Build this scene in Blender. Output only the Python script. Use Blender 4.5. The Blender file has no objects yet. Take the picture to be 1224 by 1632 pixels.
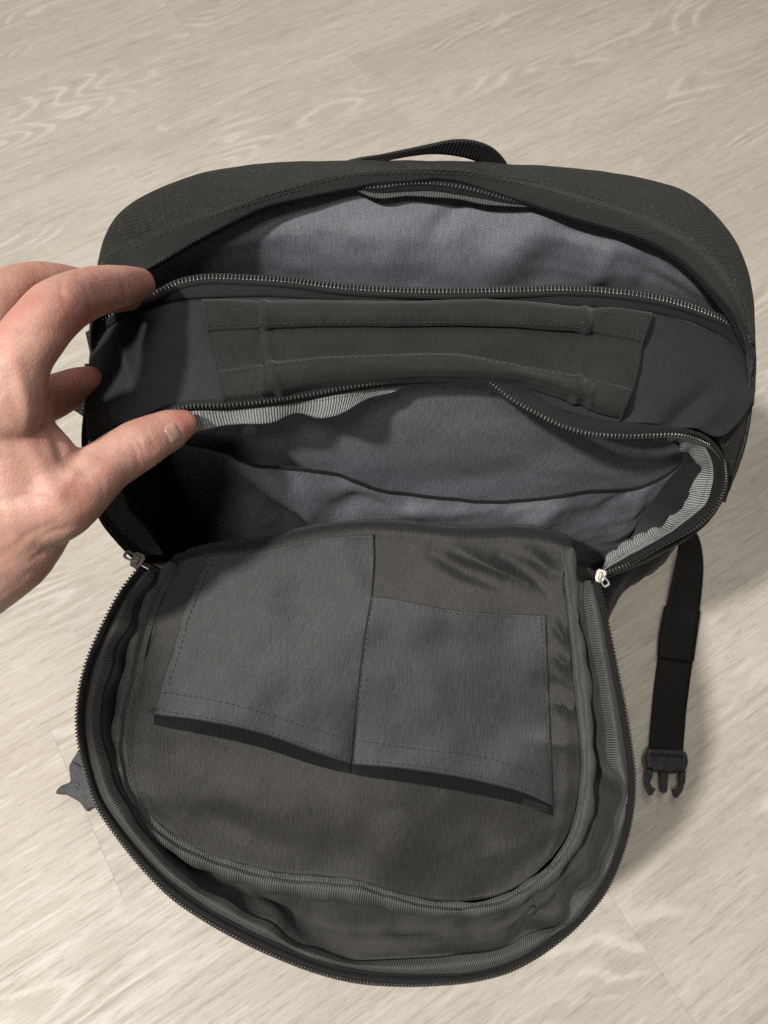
import bpy, bmesh, math, random
import numpy as np
from mathutils import Vector, Matrix
from mathutils.bvhtree import BVHTree

random.seed(7)
S = bpy.context.scene
COL = S.collection

# ------------------------------------------------------------------ camera
F, CX, CY = 1226.0, 612.0, 816.0            # focal length and centre in photo pixels
TILT = math.radians(25)                      # away from straight down
CAM = np.array([0.0, 0.0, 0.81])
FWD = np.array([0.0, math.sin(TILT), -math.cos(TILT)])
UPV = np.array([0.0, math.cos(TILT), math.sin(TILT)])
RGT = np.array([1.0, 0.0, 0.0])
cam = bpy.data.cameras.new('camera')
cam_o = bpy.data.objects.new('camera', cam)
COL.objects.link(cam_o)
cam_o.location = CAM
cam_o.rotation_euler = (TILT, 0, 0)
cam.sensor_width = 36.0
cam.lens = 36.0 * F / 1632.0
cam.clip_start, cam.clip_end = 0.02, 50
cam.dof.use_dof = True
cam.dof.focus_distance = 0.405
cam.dof.aperture_fstop = 18.0
S.camera = cam_o

# ------------------------------------------------------------------ light
w = bpy.data.worlds.new('World'); S.world = w; w.use_nodes = True
bg = w.node_tree.nodes['Background']
bg.inputs[0].default_value = (1.0, 0.97, 0.93, 1)
bg.inputs[1].default_value = 0.13

def lamp(name, loc, target, size, watts, color, shape='DISK'):
    l = bpy.data.lights.new(name, 'AREA'); l.shape = shape; l.size = size
    l.energy = watts; l.color = color
    o = bpy.data.objects.new(name, l); COL.objects.link(o)
    o.location = loc
    o.rotation_euler = (Vector(target) - Vector(loc)).to_track_quat('-Z', 'Y').to_euler()
    return o
lamp('ceiling_or_fill_lamp', (-1.10, -0.42, 2.6), (0.05, 0.25, 0.3), 0.14, 90, (1.0, 0.95, 0.885))
lamp('ceiling_or_fill_lamp', (-0.30, -0.6, 2.6), (0.05, 0.25, 0.3), 0.5, 20, (1.0, 0.95, 0.885))
lamp('ceiling_or_fill_lamp', (0.1, 1.2, 2.4), (0.1, 0.9, 0.0), 1.6, 22, (1.0, 0.95, 0.885))  # soft fill added to even out the far floor, no known fixture
S.view_settings.view_transform = 'Standard'
S.view_settings.look = 'None'
S.view_settings.exposure = 0.0
S.cycles.use_denoising = False
S.cycles.sample_clamp_direct = 6.0
S.cycles.sample_clamp_indirect = 2.0

# ------------------------------------------------------------------ helpers: numbers
def ray(px, py):
    return FWD + (px - CX) / F * RGT + (CY - py) / F * UPV
def P(px, py, d):
    return CAM + d * ray(px, py)
def dZ(px, py, z):
    return (z - CAM[2]) / ray(px, py)[2]
def dY(px, py, y):
    return (y - CAM[1]) / ray(px, py)[1]
def PZ(px, py, z):
    return P(px, py, dZ(px, py, z))
def proj(pts):
    r = np.asarray(pts) - CAM
    d = r @ FWD
    return CX + F * (r @ RGT) / d, CY - F * (r @ UPV) / d, d

def crom(pts, n, closed=False):
    """centripetal Catmull-Rom through pts, resampled to n points at even arc length"""
    p = np.asarray(pts, float)
    if len(p) == 2:
        t = np.linspace(0, 1, n)[:, None]
        return p[0] * (1 - t) + p[1] * t
    if closed:
        q = np.vstack([p[-1], p, p[0], p[1]])
    else:
        q = np.vstack([2 * p[0] - p[1], p, 2 * p[-1] - p[-2]])
    out = []
    for i in range(len(q) - 3):
        p0, p1, p2, p3 = q[i:i + 4]
        k = lambda a, b: max(np.linalg.norm(b - a), 1e-9) ** 0.5
        t0 = 0.0; t1 = t0 + k(p0, p1); t2 = t1 + k(p1, p2); t3 = t2 + k(p2, p3)
        t = np.linspace(t1, t2, 17)[:-1, None]
        a1 = (t1 - t) / (t1 - t0) * p0 + (t - t0) / (t1 - t0) * p1
        a2 = (t2 - t) / (t2 - t1) * p1 + (t - t1) / (t2 - t1) * p2
        a3 = (t3 - t) / (t3 - t2) * p2 + (t - t2) / (t3 - t2) * p3
        b1 = (t2 - t) / (t2 - t0) * a1 + (t - t0) / (t2 - t0) * a2
        b2 = (t3 - t) / (t3 - t1) * a2 + (t - t1) / (t3 - t1) * a3
        out.append((t2 - t) / (t2 - t1) * b1 + (t - t1) / (t2 - t1) * b2)
    out.append(q[-2][None])
    c = np.vstack(out)
    s = np.concatenate([[0], np.cumsum(np.linalg.norm(np.diff(c, axis=0), axis=1))])
    tt = np.linspace(0, s[-1], n)
    return np.stack([np.interp(tt, s, c[:, k]) for k in range(c.shape[1])], 1)

def curve(pts, n=120, z=None, y=None, d=None):
    """photo points (px, py[, z]) -> n world points; z / y / d: number or f(px, py)"""
    p2 = [q[:2] for q in pts]
    if z is None and y is None and d is None:
        c = crom([(q[0], q[1], q[2] * 3000) for q in pts], n)
        return np.array([PZ(a, b, e / 3000) for a, b, e in c])
    c = crom(p2, n)
    res = []
    for a, b in c:
        if z is not None:
            res.append(PZ(a, b, z(a, b) if callable(z) else z))
        elif y is not None:
            res.append(P(a, b, dY(a, b, y(a, b) if callable(y) else y)))
        else:
            res.append(P(a, b, d(a, b) if callable(d) else d))
    return np.array(res)

_rng = np.random.RandomState(3)
_perm = np.concatenate([_rng.permutation(256)] * 2)
_gr = _rng.randn(256, 2); _gr /= np.linalg.norm(_gr, axis=1)[:, None]
def pn(x, y, seed=0):
    x = np.asarray(x, float) + seed * 17.31; y = np.asarray(y, float) + seed * 7.77
    xi = np.floor(x).astype(int); yi = np.floor(y).astype(int)
    xf = x - xi; yf = y - yi
    u = xf ** 3 * (xf * (xf * 6 - 15) + 10); v = yf ** 3 * (yf * (yf * 6 - 15) + 10)
    def g(a, b, dx, dy):
        h = _perm[(_perm[a & 255] + b) & 255]
        return _gr[h, 0] * dx + _gr[h, 1] * dy
    n00 = g(xi, yi, xf, yf); n10 = g(xi + 1, yi, xf - 1, yf)
    n01 = g(xi, yi + 1, xf, yf - 1); n11 = g(xi + 1, yi + 1, xf - 1, yf - 1)
    return (n00 * (1 - u) + n10 * u) * (1 - v) + (n01 * (1 - u) + n11 * u) * v * 1.0

def fold(px, py, line, width, amp):
    """a ridge (amp > 0) or furrow along a polyline in the photo, fading at its ends"""
    best = np.full(np.shape(px), 1e9); tb = np.zeros(np.shape(px))
    m = len(line) - 1
    for i in range(m):
        a, b = np.array(line[i], float), np.array(line[i + 1], float)
        L = b - a; t = np.clip(((px - a[0]) * L[0] + (py - a[1]) * L[1]) / (L @ L), 0, 1)
        dd = np.hypot(px - a[0] - t * L[0], py - a[1] - t * L[1])
        tb = np.where(dd < best, (i + t) / m, tb); best = np.minimum(best, dd)
    return amp * np.exp(-(best / width) ** 2) * (0.35 + 0.65 * np.sin(np.pi * np.clip(tb, 0.02, 0.98)))

def across(rails, m):
    r = np.asarray(rails, float)
    k = len(r)
    if k == 2:
        t = np.linspace(0, 1, m)[:, None, None]
        return r[0] * (1 - t) + r[1] * t
    q = np.concatenate([2 * r[:1] - r[1:2], r, 2 * r[-1:] - r[-2:-1]])
    out = []
    for tt in np.linspace(0, k - 1, m):
        i = min(int(tt), k - 2); f = tt - i
        p0, p1, p2, p3 = q[i], q[i + 1], q[i + 2], q[i + 3]
        out.append(0.5 * (2 * p1 + (p2 - p0) * f + (2 * p0 - 5 * p1 + 4 * p2 - p3) * f * f + (3 * p1 - p0 - 3 * p2 + p3) * f ** 3))
    return np.array(out)

def coons(T, B, L, R):
    n, m = len(T), len(L)
    u = np.linspace(0, 1, n)[None, :, None]; v = np.linspace(0, 1, m)[:, None, None]
    g = (1 - v) * T[None] + v * B[None] + (1 - u) * L[:, None] + u * R[:, None]
    g -= (1 - u) * (1 - v) * T[0] + u * (1 - v) * T[-1] + (1 - u) * v * B[0] + u * v * B[-1]
    return g

def normals(g):
    du = np.gradient(g, axis=1); dv = np.gradient(g, axis=0)
    nn = np.cross(du, dv); nn /= np.linalg.norm(nn, axis=2)[..., None] + 1e-12
    s = np.sign(np.einsum('ijk,ijk->', nn, CAM - g)) or 1
    return nn * s
def push(g, amount):
    return g + normals(g) * np.asarray(amount)[..., None]
def gpx(g):
    a, b, d = proj(g.reshape(-1, 3))
    return a.reshape(g.shape[:2]), b.reshape(g.shape[:2])
def wrinkle(g, amp, sx, sy, seed=0, octs=3):
    """soft creases, sized in metres, running with the sheet"""
    n = g.shape[1]; m = g.shape[0]
    U = np.concatenate([[0], np.cumsum(np.linalg.norm(np.diff(g[m // 2], axis=0), axis=1))])
    V = np.concatenate([[0], np.cumsum(np.linalg.norm(np.diff(g[:, n // 2], axis=0), axis=1))])
    a, b = np.meshgrid(U, V)
    h = np.zeros_like(a)
    for o in range(octs):
        h += pn(a / sx * 2 ** o, b / sy * 2 ** o, seed + o) * 0.55 ** o
    return push(g, h * amp)

# ------------------------------------------------------------------ helpers: meshes
def mesh_obj(name, verts, faces, mat, parent=None, uvs=None, smooth=True, kind=None, label=None):
    me = bpy.data.meshes.new(name)
    me.from_pydata([tuple(map(float, v)) for v in verts], [], [tuple(map(int, f)) for f in faces])
    if uvs is not None:
        ul = me.uv_layers.new(name='UVMap')
        li = np.empty(len(me.loops), dtype=np.int32); me.loops.foreach_get('vertex_index', li)
        ul.data.foreach_set('uv', np.asarray(uvs, np.float32)[li].ravel())
    if smooth:
        me.polygons.foreach_set('use_smooth', [True] * len(me.polygons))
    if mat: me.materials.append(mat)
    o = bpy.data.objects.new(name, me); COL.objects.link(o)
    if parent is not None:
        o.parent = parent
        o.matrix_parent_inverse = Matrix.Translation(parent.location).inverted()
    if kind: o['kind'] = kind
    if label: o['label'] = label
    return o

def sheet(name, g, mat, parent=None, thick=0.0, label=None, kind=None):
    m, n = g.shape[:2]
    idx = np.arange(m * n).reshape(m, n)
    f = np.stack([idx[:-1, :-1], idx[:-1, 1:], idx[1:, 1:], idx[1:, :-1]], -1).reshape(-1, 4)
    du = np.gradient(g, axis=1); dv = np.gradient(g, axis=0)
    if np.einsum('ijk,ijk->', np.cross(du, dv), CAM - g) < 0:
        f = f[:, ::-1]
    U = np.concatenate([np.zeros((m, 1)), np.cumsum(np.linalg.norm(np.diff(g, axis=1), axis=2), axis=1)], 1)
    U = U - U[:, n // 2:n // 2 + 1]
    V = np.concatenate([np.zeros((1, n)), np.cumsum(np.linalg.norm(np.diff(g, axis=0), axis=2), axis=0)], 0)
    uv = np.stack([U, V], -1).reshape(-1, 2)
    o = mesh_obj(name, g.reshape(-1, 3), f, mat, parent, uv, True, kind, label)
    if thick:
        md = o.modifiers.new('thickness', 'SOLIDIFY'); md.thickness = thick; md.offset = -1
    return o

def frames(c, side=None):
    t = np.gradient(c, axis=0); t /= np.linalg.norm(t, axis=1)[:, None] + 1e-12
    if side is None:
        v = CAM - c
        s = np.cross(t, v)
    else:
        s = side - t * np.einsum('ij,ij->i', side, t)[:, None]
    s /= np.linalg.norm(s, axis=1)[:, None] + 1e-12
    nrm = np.cross(t, s)
    flip = np.sign(np.einsum('ij,ij->i', nrm, CAM - c)); flip[flip == 0] = 1
    return t, s, nrm * flip[:, None]

def tube(name, c, rs, rn, mat, parent=None, sides=12, side=None, label=None, wob=0.0):
    """swept ellipse: rs across (in the picture), rn towards the viewer"""
    n = len(c); t, s, nn = frames(c, side)
    a = np.linspace(0, 2 * np.pi, sides, endpoint=False)
    rs = np.broadcast_to(rs, (n,)); rn = np.broadcast_to(rn, (n,))
    k = np.arange(n)
    wv = 1 + wob * pn(k * 0.21, k * 0.0 + 3.3, 5)
    v = c[:, None] + (np.cos(a)[None, :, None] * s[:, None] * (rs * wv)[:, None, None] + np.sin(a)[None, :, None] * nn[:, None] * (rn * wv)[:, None, None])
    L = np.concatenate([[0], np.cumsum(np.linalg.norm(np.diff(c, axis=0), axis=1))])
    uv = np.stack(np.broadcast_arrays(L[:, None], (a / (2 * np.pi) * 0.02)[None]), -1).reshape(-1, 2)
    idx = np.arange(n * sides).reshape(n, sides); i2 = np.roll(idx, -1, 1)
    f = list(np.stack([idx[:-1], i2[:-1], i2[1:], idx[1:]], -1).reshape(-1, 4))
    f.append(idx[0][::-1]); f.append(idx[-1])
    o = mesh_obj(name, v.reshape(-1, 3), f, mat, parent, uv, True, None, label)
    bm = bmesh.new(); bm.from_mesh(o.data); bmesh.ops.recalc_face_normals(bm, faces=bm.faces); bm.to_mesh(o.data); bm.free()
    return o

def resample(c, step):
    L = np.concatenate([[0], np.cumsum(np.linalg.norm(np.diff(c, axis=0), axis=1))])
    t = np.arange(0, L[-1], step)
    return np.stack([np.interp(t, L, c[:, k]) for k in range(3)], 1)

def teeth(c, tape, mat, parent, pitch=0.0020, length=0.0034, wide=0.00120, high=0.0016, over=0.4):
    """a row of zip teeth along c; tape: curve on the side of the tape. One mesh, too small to pick apart"""
    n0 = len(c)
    cc = resample(c, pitch); n = len(cc)
    tp = crom(tape, n)
    t, s, nn = frames(cc, tp - cc)
    prof = [(-.5, 0), (-.42, .6), (-.18, 1.0), (.18, 1.0), (.42, .6), (.5, 0)]
    V, Fc = [], []
    for i in range(n):
        b = len(V)
        jit = 1 + 0.06 * math.sin(i * 12.9898)
        for e in (-over, -over + 0.12, 1 - over - .12, 1 - over):
            k = 0.72 if e in (-over, 1 - over) else 1.0
            for a, h in prof:
                V.append(cc[i] + s[i] * e * length + t[i] * a * wide * k * jit + nn[i] * (h * k - 0.25) * high)
        m = len(prof)
        for r in range(3):
            for k in range(m - 1):
                Fc.append((b + r * m + k, b + r * m + k + 1, b + (r + 1) * m + k + 1, b + (r + 1) * m + k))
            Fc.append((b + r * m + m - 1, b + r * m, b + (r + 1) * m, b + (r + 1) * m + m - 1))
        Fc.append(tuple(b + k for k in range(m))[::-1]); Fc.append(tuple(b + 3 * m + k for k in range(m)))
    o = mesh_obj('zipper_teeth', V, Fc, mat, parent, None, True, 'stuff')
    bm = bmesh.new(); bm.from_mesh(o.data); bmesh.ops.recalc_face_normals(bm, faces=bm.faces); bm.to_mesh(o.data); bm.free()
    return o

def bvh_of(*objs):
    V, Fc = [], []
    for o in objs:
        b = len(V)
        V += [v.co.copy() for v in o.data.vertices]
        Fc += [tuple(b + i for i in p.vertices) for p in o.data.polygons]
    return BVHTree.FromPolygons(V, Fc)
def hit(bv, px, py):
    h = bv.ray_cast(Vector(CAM), Vector(ray(px, py)).normalized())
    return h if h[0] is not None else None

def stitches(lines, bv, mat, parent, dash=0.0024, gap=0.0012, r=0.00036, name='stitching'):
    V, Fc = [], []
    for line in lines:
        c2 = crom(line, 240)
        pts, nor = [], []
        for a, b in c2:
            h = hit(bv, a, b)
            if h:
                nn = np.array(h[1])
                if nn @ (CAM - np.array(h[0])) < 0: nn = -nn
                pts.append(np.array(h[0])); nor.append(nn)
        if len(pts) < 4: continue
        pts = np.array(pts); nor = np.array(nor)
        L = np.concatenate([[0], np.cumsum(np.linalg.norm(np.diff(pts, axis=0), axis=1))])
        x = 0.0
        at = lambda q, arr: np.array([np.interp(q, L, arr[:, k]) for k in range(3)])
        while x + dash < L[-1]:
            a, b = at(x, pts), at(x + dash, pts); nn = at(x, nor); nn /= np.linalg.norm(nn)
            t = b - a; t /= np.linalg.norm(t) + 1e-9; s = np.cross(t, nn)
            mid = (a + b) / 2 + nn * r * 0.9
            base = len(V)
            for q, k in ((a, .3), (mid, 1), (b, .3)):
                for e, h_ in ((-1, 0), (0, 1), (1, 0), (0, -1)):
                    V.append(q + nn * r * .35 + (s * e + nn * h_) * r * k)
            for j in range(2):
                for k in range(4):
                    Fc.append((base + j * 4 + k, base + j * 4 + (k + 1) % 4, base + j * 4 + 4 + (k + 1) % 4, base + j * 4 + 4 + k))
            x += dash + gap
    return mesh_obj(name, V, Fc, mat, parent, None, True, 'stuff')

def prism(bm, pts3, thick_vec):
    a = [bm.verts.new(tuple(p)) for p in pts3]
    b = [bm.verts.new(tuple(np.asarray(p) + thick_vec)) for p in pts3]
    n = len(a)
    bm.faces.new(a); bm.faces.new(b[::-1])
    for i in range(n):
        bm.faces.new((a[i], b[i], b[(i + 1) % n], a[(i + 1) % n]))
def bm_obj(name, bm, mat, parent, bevel=0.0, label=None, kind=None, smooth=True):
    bmesh.ops.recalc_face_normals(bm, faces=bm.faces)
    me = bpy.data.meshes.new(name); bm.to_mesh(me); bm.free()
    if mat: me.materials.append(mat)
    o = bpy.data.objects.new(name, me); COL.objects.link(o)
    if parent is not None:
        o.parent = parent; o.matrix_parent_inverse = Matrix.Translation(parent.location).inverted()
    if bevel:
        md = o.modifiers.new('bevel', 'BEVEL'); md.width = bevel; md.segments = 3; md.limit_method = 'ANGLE'; md.angle_limit = 0.6; md.harden_normals = True
        me.polygons.foreach_set('use_smooth', [smooth] * len(me.polygons))
    if label: o['label'] = label
    if kind: o['kind'] = kind
    return o

# ------------------------------------------------------------------ materials
class NT:
    def __init__(s, name):
        s.m = bpy.data.materials.new(name); s.m.use_nodes = True
        s.t = s.m.node_tree; s.n = s.t.nodes; s.l = s.t.links
        s.b = s.n['Principled BSDF']
    def new(s, kind, **kw):
        nd = s.n.new(kind)
        for k, v in kw.items(): setattr(nd, k, v)
        return nd
    def put(s, sock, v):
        if hasattr(v, 'is_output'): s.l.new(v, sock)
        elif isinstance(v, (tuple, list)) and sock.type == 'RGBA' and len(v) == 3: sock.default_value = (*v, 1)
        else: sock.default_value = v
    def math(s, op, a, b=0.0, c=0.0, clamp=False):
        nd = s.new('ShaderNodeMath', operation=op, use_clamp=clamp)
        for i, v in enumerate((a, b, c)): s.put(nd.inputs[i], v)
        return nd.outputs[0]
    def mix(s, f, a, b, blend='MIX'):
        nd = s.new('ShaderNodeMix', data_type='RGBA', blend_type=blend)
        s.put(nd.inputs[0], f); s.put(nd.inputs[6], a); s.put(nd.inputs[7], b)
        return nd.outputs[2]
    def mapping(s, v, scale=(1, 1, 1), rot=(0, 0, 0), loc=(0, 0, 0)):
        nd = s.new('ShaderNodeMapping')
        s.l.new(v, nd.inputs[0]); nd.inputs[1].default_value = loc; nd.inputs[2].default_value = rot; nd.inputs[3].default_value = scale
        return nd.outputs[0]
    def noise(s, v, scale, detail=2.0, rough=0.5, dist=0.0):
        nd = s.new('ShaderNodeTexNoise'); s.l.new(v, nd.inputs['Vector'])
        nd.inputs['Scale'].default_value = scale; nd.inputs['Detail'].default_value = detail
        nd.inputs['Roughness'].default_value = rough; nd.inputs['Distortion'].default_value = dist
        return nd.outputs[0]
    def ramp(s, v, a, b, lo=0.0, hi=1.0, smooth=True):
        nd = s.new('ShaderNodeMapRange', interpolation_type='SMOOTHSTEP' if smooth else 'LINEAR')
        s.put(nd.inputs[0], v); nd.inputs[1].default_value = a; nd.inputs[2].default_value = b
        nd.inputs[3].default_value = lo; nd.inputs[4].default_value = hi
        return nd.outputs[0]
    def bump(s, h, dist, strength=1.0, prev=None):
        nd = s.new('ShaderNodeBump'); s.put(nd.inputs['Height'], h)
        nd.inputs['Distance'].default_value = dist; nd.inputs['Strength'].default_value = strength
        if prev is not None: s.l.new(prev, nd.inputs['Normal'])
        return nd.outputs[0]
    def uv(s): return s.new('ShaderNodeUVMap', uv_map='UVMap').outputs[0]
    def sep(s, v):
        nd = s.new('ShaderNodeSeparateXYZ'); s.l.new(v, nd.inputs[0]); return nd.outputs

def fabric(name, c1, c2, pu=0.0011, pv=0.0011, bump=0.6, rough=0.75, sheen=0.25, streak=0.3, lint=0.0, spec=0.3, streak_dir=1, rib=False, sheen_tint=(1, 1, 1), patch=0.15, depth=0.0004, twill=False, hmix=0.55, grain=0.0):
    k = NT(name); uv = k.uv(); x, y, _ = k.sep(uv)
    wob = k.noise(uv, 260, 2); wobv = k.math('MULTIPLY', k.math('SUBTRACT', wob, 0.5), 2.2)
    xx = k.math('MULTIPLY_ADD', y, 0.8, x) if twill else x
    sx = k.math('SINE', k.math('ADD', k.math('MULTIPLY', xx, 2 * math.pi / pu), wobv))
    if rib:
        h = k.math('MULTIPLY_ADD', sx, 0.5, 0.5)
        fine = k.noise(k.mapping(uv, (900, 3000, 1)), 1.0, 2)
        h = k.math('MULTIPLY_ADD', fine, 0.35, k.math('MULTIPLY', h, 0.8))
    else:
        sy = k.math('SINE', k.math('ADD', k.math('MULTIPLY', y, 2 * math.pi / pv), wobv))
        h = k.math('MULTIPLY_ADD', k.math('MULTIPLY', sx, sy), 0.5, 0.5)
        thread = k.noise(k.mapping(uv, (1 / pu, 0.18 / pv, 1) if streak_dir else (0.18 / pu, 1 / pv, 1)), 1.0, 2)
        h = k.math('MULTIPLY_ADD', thread, 0.7, k.math('MULTIPLY', h, 0.65))
    sc = (1300, 90, 1) if streak_dir else (90, 1300, 1)
    st = k.noise(k.mapping(uv, sc), 1.0, 3, 0.6)
    pt = k.noise(uv, 26, 4, 0.6)
    f = k.math('ADD', k.math('MULTIPLY', k.ramp(st, 0.3, 0.72), streak), k.math('MULTIPLY', h, hmix), clamp=True)
    if grain:
        gn = k.noise(uv, 950, 2, 0.7)
        f = k.math('ADD', f, k.math('MULTIPLY', k.math('SUBTRACT', gn, 0.5), grain), clamp=True)
    f = k.math('ADD', f, k.math('MULTIPLY', k.math('SUBTRACT', pt, 0.5), patch * 2), clamp=True)
    col = k.mix(f, c1, c2)
    if lint:
        ln = k.noise(uv, 1300, 1); ln2 = k.noise(uv, 90, 2)
        m = k.math('MULTIPLY', k.ramp(ln, 0.72 - .04 * (lint > .9), 0.82 - .04 * (lint > .9)), k.ramp(ln2, 0.46 - .05 * (lint > .9), 0.68))
        col = k.mix(k.math('MULTIPLY', m, lint), col, (0.38, 0.36, 0.32))
    k.put(k.b.inputs['Base Color'], col)
    k.b.inputs['Roughness'].default_value = rough
    k.b.inputs['Specular IOR Level'].default_value = spec
    k.b.inputs['Sheen Weight'].default_value = sheen
    k.b.inputs['Sheen Roughness'].default_value = 0.45
    k.b.inputs['Sheen Tint'].default_value = (*sheen_tint, 1)
    bp = k.bump(h, depth, bump)
    soft = k.noise(uv, 70, 3, 0.55)
    k.l.new(k.bump(soft, 0.0016, 0.2, bp), k.b.inputs['Normal'])
    return k.m

def plain(name, col, rough=0.4, metal=0.0, spec=0.5, coat=0.0, grain=0.0, var=0.05):
    k = NT(name)
    tc = k.new('ShaderNodeTexCoord').outputs['Object']
    n = k.noise(tc, 180, 3)
    k.put(k.b.inputs['Base Color'], k.mix(k.ramp(n, 0.3, 0.7), tuple(c * (1 - var) for c in col), tuple(min(1, c * (1 + var)) for c in col)))
    k.put(k.b.inputs['Roughness'], k.ramp(n, 0.25, 0.75, rough * 0.8, rough * 1.2))
    k.b.inputs['Metallic'].default_value = metal; k.b.inputs['Specular IOR Level'].default_value = spec
    k.b.inputs['Coat Weight'].default_value = coat
    if grain: k.l.new(k.bump(k.noise(tc, 1500, 2), 0.0003, grain), k.b.inputs['Normal'])
    return k.m

M = {}
M['cordura'] = fabric('black_cordura', (0.0018, 0.0018, 0.0018), (0.021, 0.0208, 0.020), 0.0027, 0.0022, 1.0, 0.55, 0.02, 0.06, lint=1.0, spec=0.25, hmix=0.85, depth=0.0010, grain=0.5)
M['twill'] = fabric('black_twill', (0.0045, 0.0045, 0.0043), (0.0245, 0.0242, 0.0232), 0.0021, 0.0012, 0.9, 0.6, 0.04, 0.08, lint=0.8, spec=0.25, rib=True, twill=True, hmix=0.65, grain=0.4)
M['navy'] = fabric('charcoal_softshell', (0.008, 0.0083, 0.0096), (0.0255, 0.0262, 0.0305), 0.0016, 0.0016, 0.5, 0.75, 0.04, 0.15, lint=0.6, spec=0.2, patch=0.2, grain=0.9)
M['handle'] = fabric('brushed_handle_fabric', (0.009, 0.0088, 0.0083), (0.0295, 0.0291, 0.0282), 0.0014, 0.0014, 0.5, 0.95, 0.08, 0.12, lint=0.5, patch=0.4, spec=0.12, grain=0.8)
M['lining'] = fabric('grey_lining', (0.026, 0.0285, 0.036), (0.214, 0.228, 0.266), 0.0014, 0.0014, 0.9, 0.42, 0.06, 0.06, spec=0.45, hmix=0.62, grain=0.9, patch=0.06, depth=0.0005)
M['flap_lining'] = fabric('shaded_heather_lining', (0.009, 0.0088, 0.0086), (0.0295, 0.0287, 0.0282), 0.0012, 0.0012, 0.7, 0.42, 0.05, 0.5, spec=0.3, patch=0.05, grain=0.7)  # browner cloth, darkened further: the photographer's shadow put into its colour
M['pocket_lining'] = fabric('heather_pocket_lining', (0.011, 0.0112, 0.0118), (0.040, 0.0406, 0.0428), 0.0012, 0.0012, 0.6, 0.40, 0.05, 0.5, spec=0.28, patch=0.05, grain=0.7)
M['hem'] = fabric('pocket_hem_tape', (0.0022, 0.0022, 0.0022), (0.013, 0.013, 0.013), 0.0018, 0.001, 0.9, 0.7, 0.02, 0.05, spec=0.2, rib=True)
M['gusset'] = fabric('gusset_lining', (0.010, 0.0098, 0.0096), (0.036, 0.0352, 0.034), 0.0008, 0.0008, 0.5, 0.55, 0.05, 0.4, spec=0.25, patch=0.05, grain=0.5)
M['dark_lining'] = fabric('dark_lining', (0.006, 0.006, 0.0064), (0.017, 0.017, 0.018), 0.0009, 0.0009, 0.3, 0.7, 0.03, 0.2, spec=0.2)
M['ribbon'] = fabric('grey_grosgrain', (0.016, 0.017, 0.0175), (0.34, 0.355, 0.36), 0.00145, 0.001, 1.0, 0.38, 0.03, 0.05, spec=0.5, rib=True, depth=0.0007, hmix=0.8, patch=0.35, grain=0.5)
M['flap_ribbon'] = fabric('dark_grosgrain', (0.009, 0.0098, 0.0098), (0.125, 0.130, 0.126), 0.00145, 0.001, 1.0, 0.40, 0.03, 0.05, spec=0.45, rib=True, depth=0.0007, hmix=0.75)
M['tape'] = fabric('zip_tape', (0.0035, 0.0035, 0.0036), (0.018, 0.018, 0.0175), 0.0011, 0.0009, 0.8, 0.75, 0.03, 0.1, spec=0.2)
M['webbing'] = fabric('black_webbing', (0.004, 0.004, 0.004), (0.026, 0.0257, 0.025), 0.0022, 0.001, 1.0, 0.6, 0.03, 0.1, rib=True, depth=0.0009)
M['strap'] = fabric('black_strap', (0.0022, 0.0022, 0.0022), (0.012, 0.012, 0.0118), 0.0024, 0.0016, 0.9, 0.6, 0.0, 0.1, spec=0.2, rib=True)
M['teeth'] = plain('coil_plastic', (0.035, 0.035, 0.034), 0.16, 0.0, 1.0, 0.6)
M['thread'] = plain('dark_thread', (0.016, 0.0155, 0.014), 0.7)
M['thread_light'] = plain('grey_thread', (0.11, 0.11, 0.10), 0.6)
M['metal'] = plain('nickel', (0.13, 0.125, 0.11), 0.45, 1.0)
M['plastic'] = plain('black_plastic', (0.010, 0.010, 0.010), 0.35, 0.0, 0.5)
M['plastic_grey'] = plain('satin_buckle_plastic', (0.046, 0.048, 0.053), 0.55, 0.0, 0.25)

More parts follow.
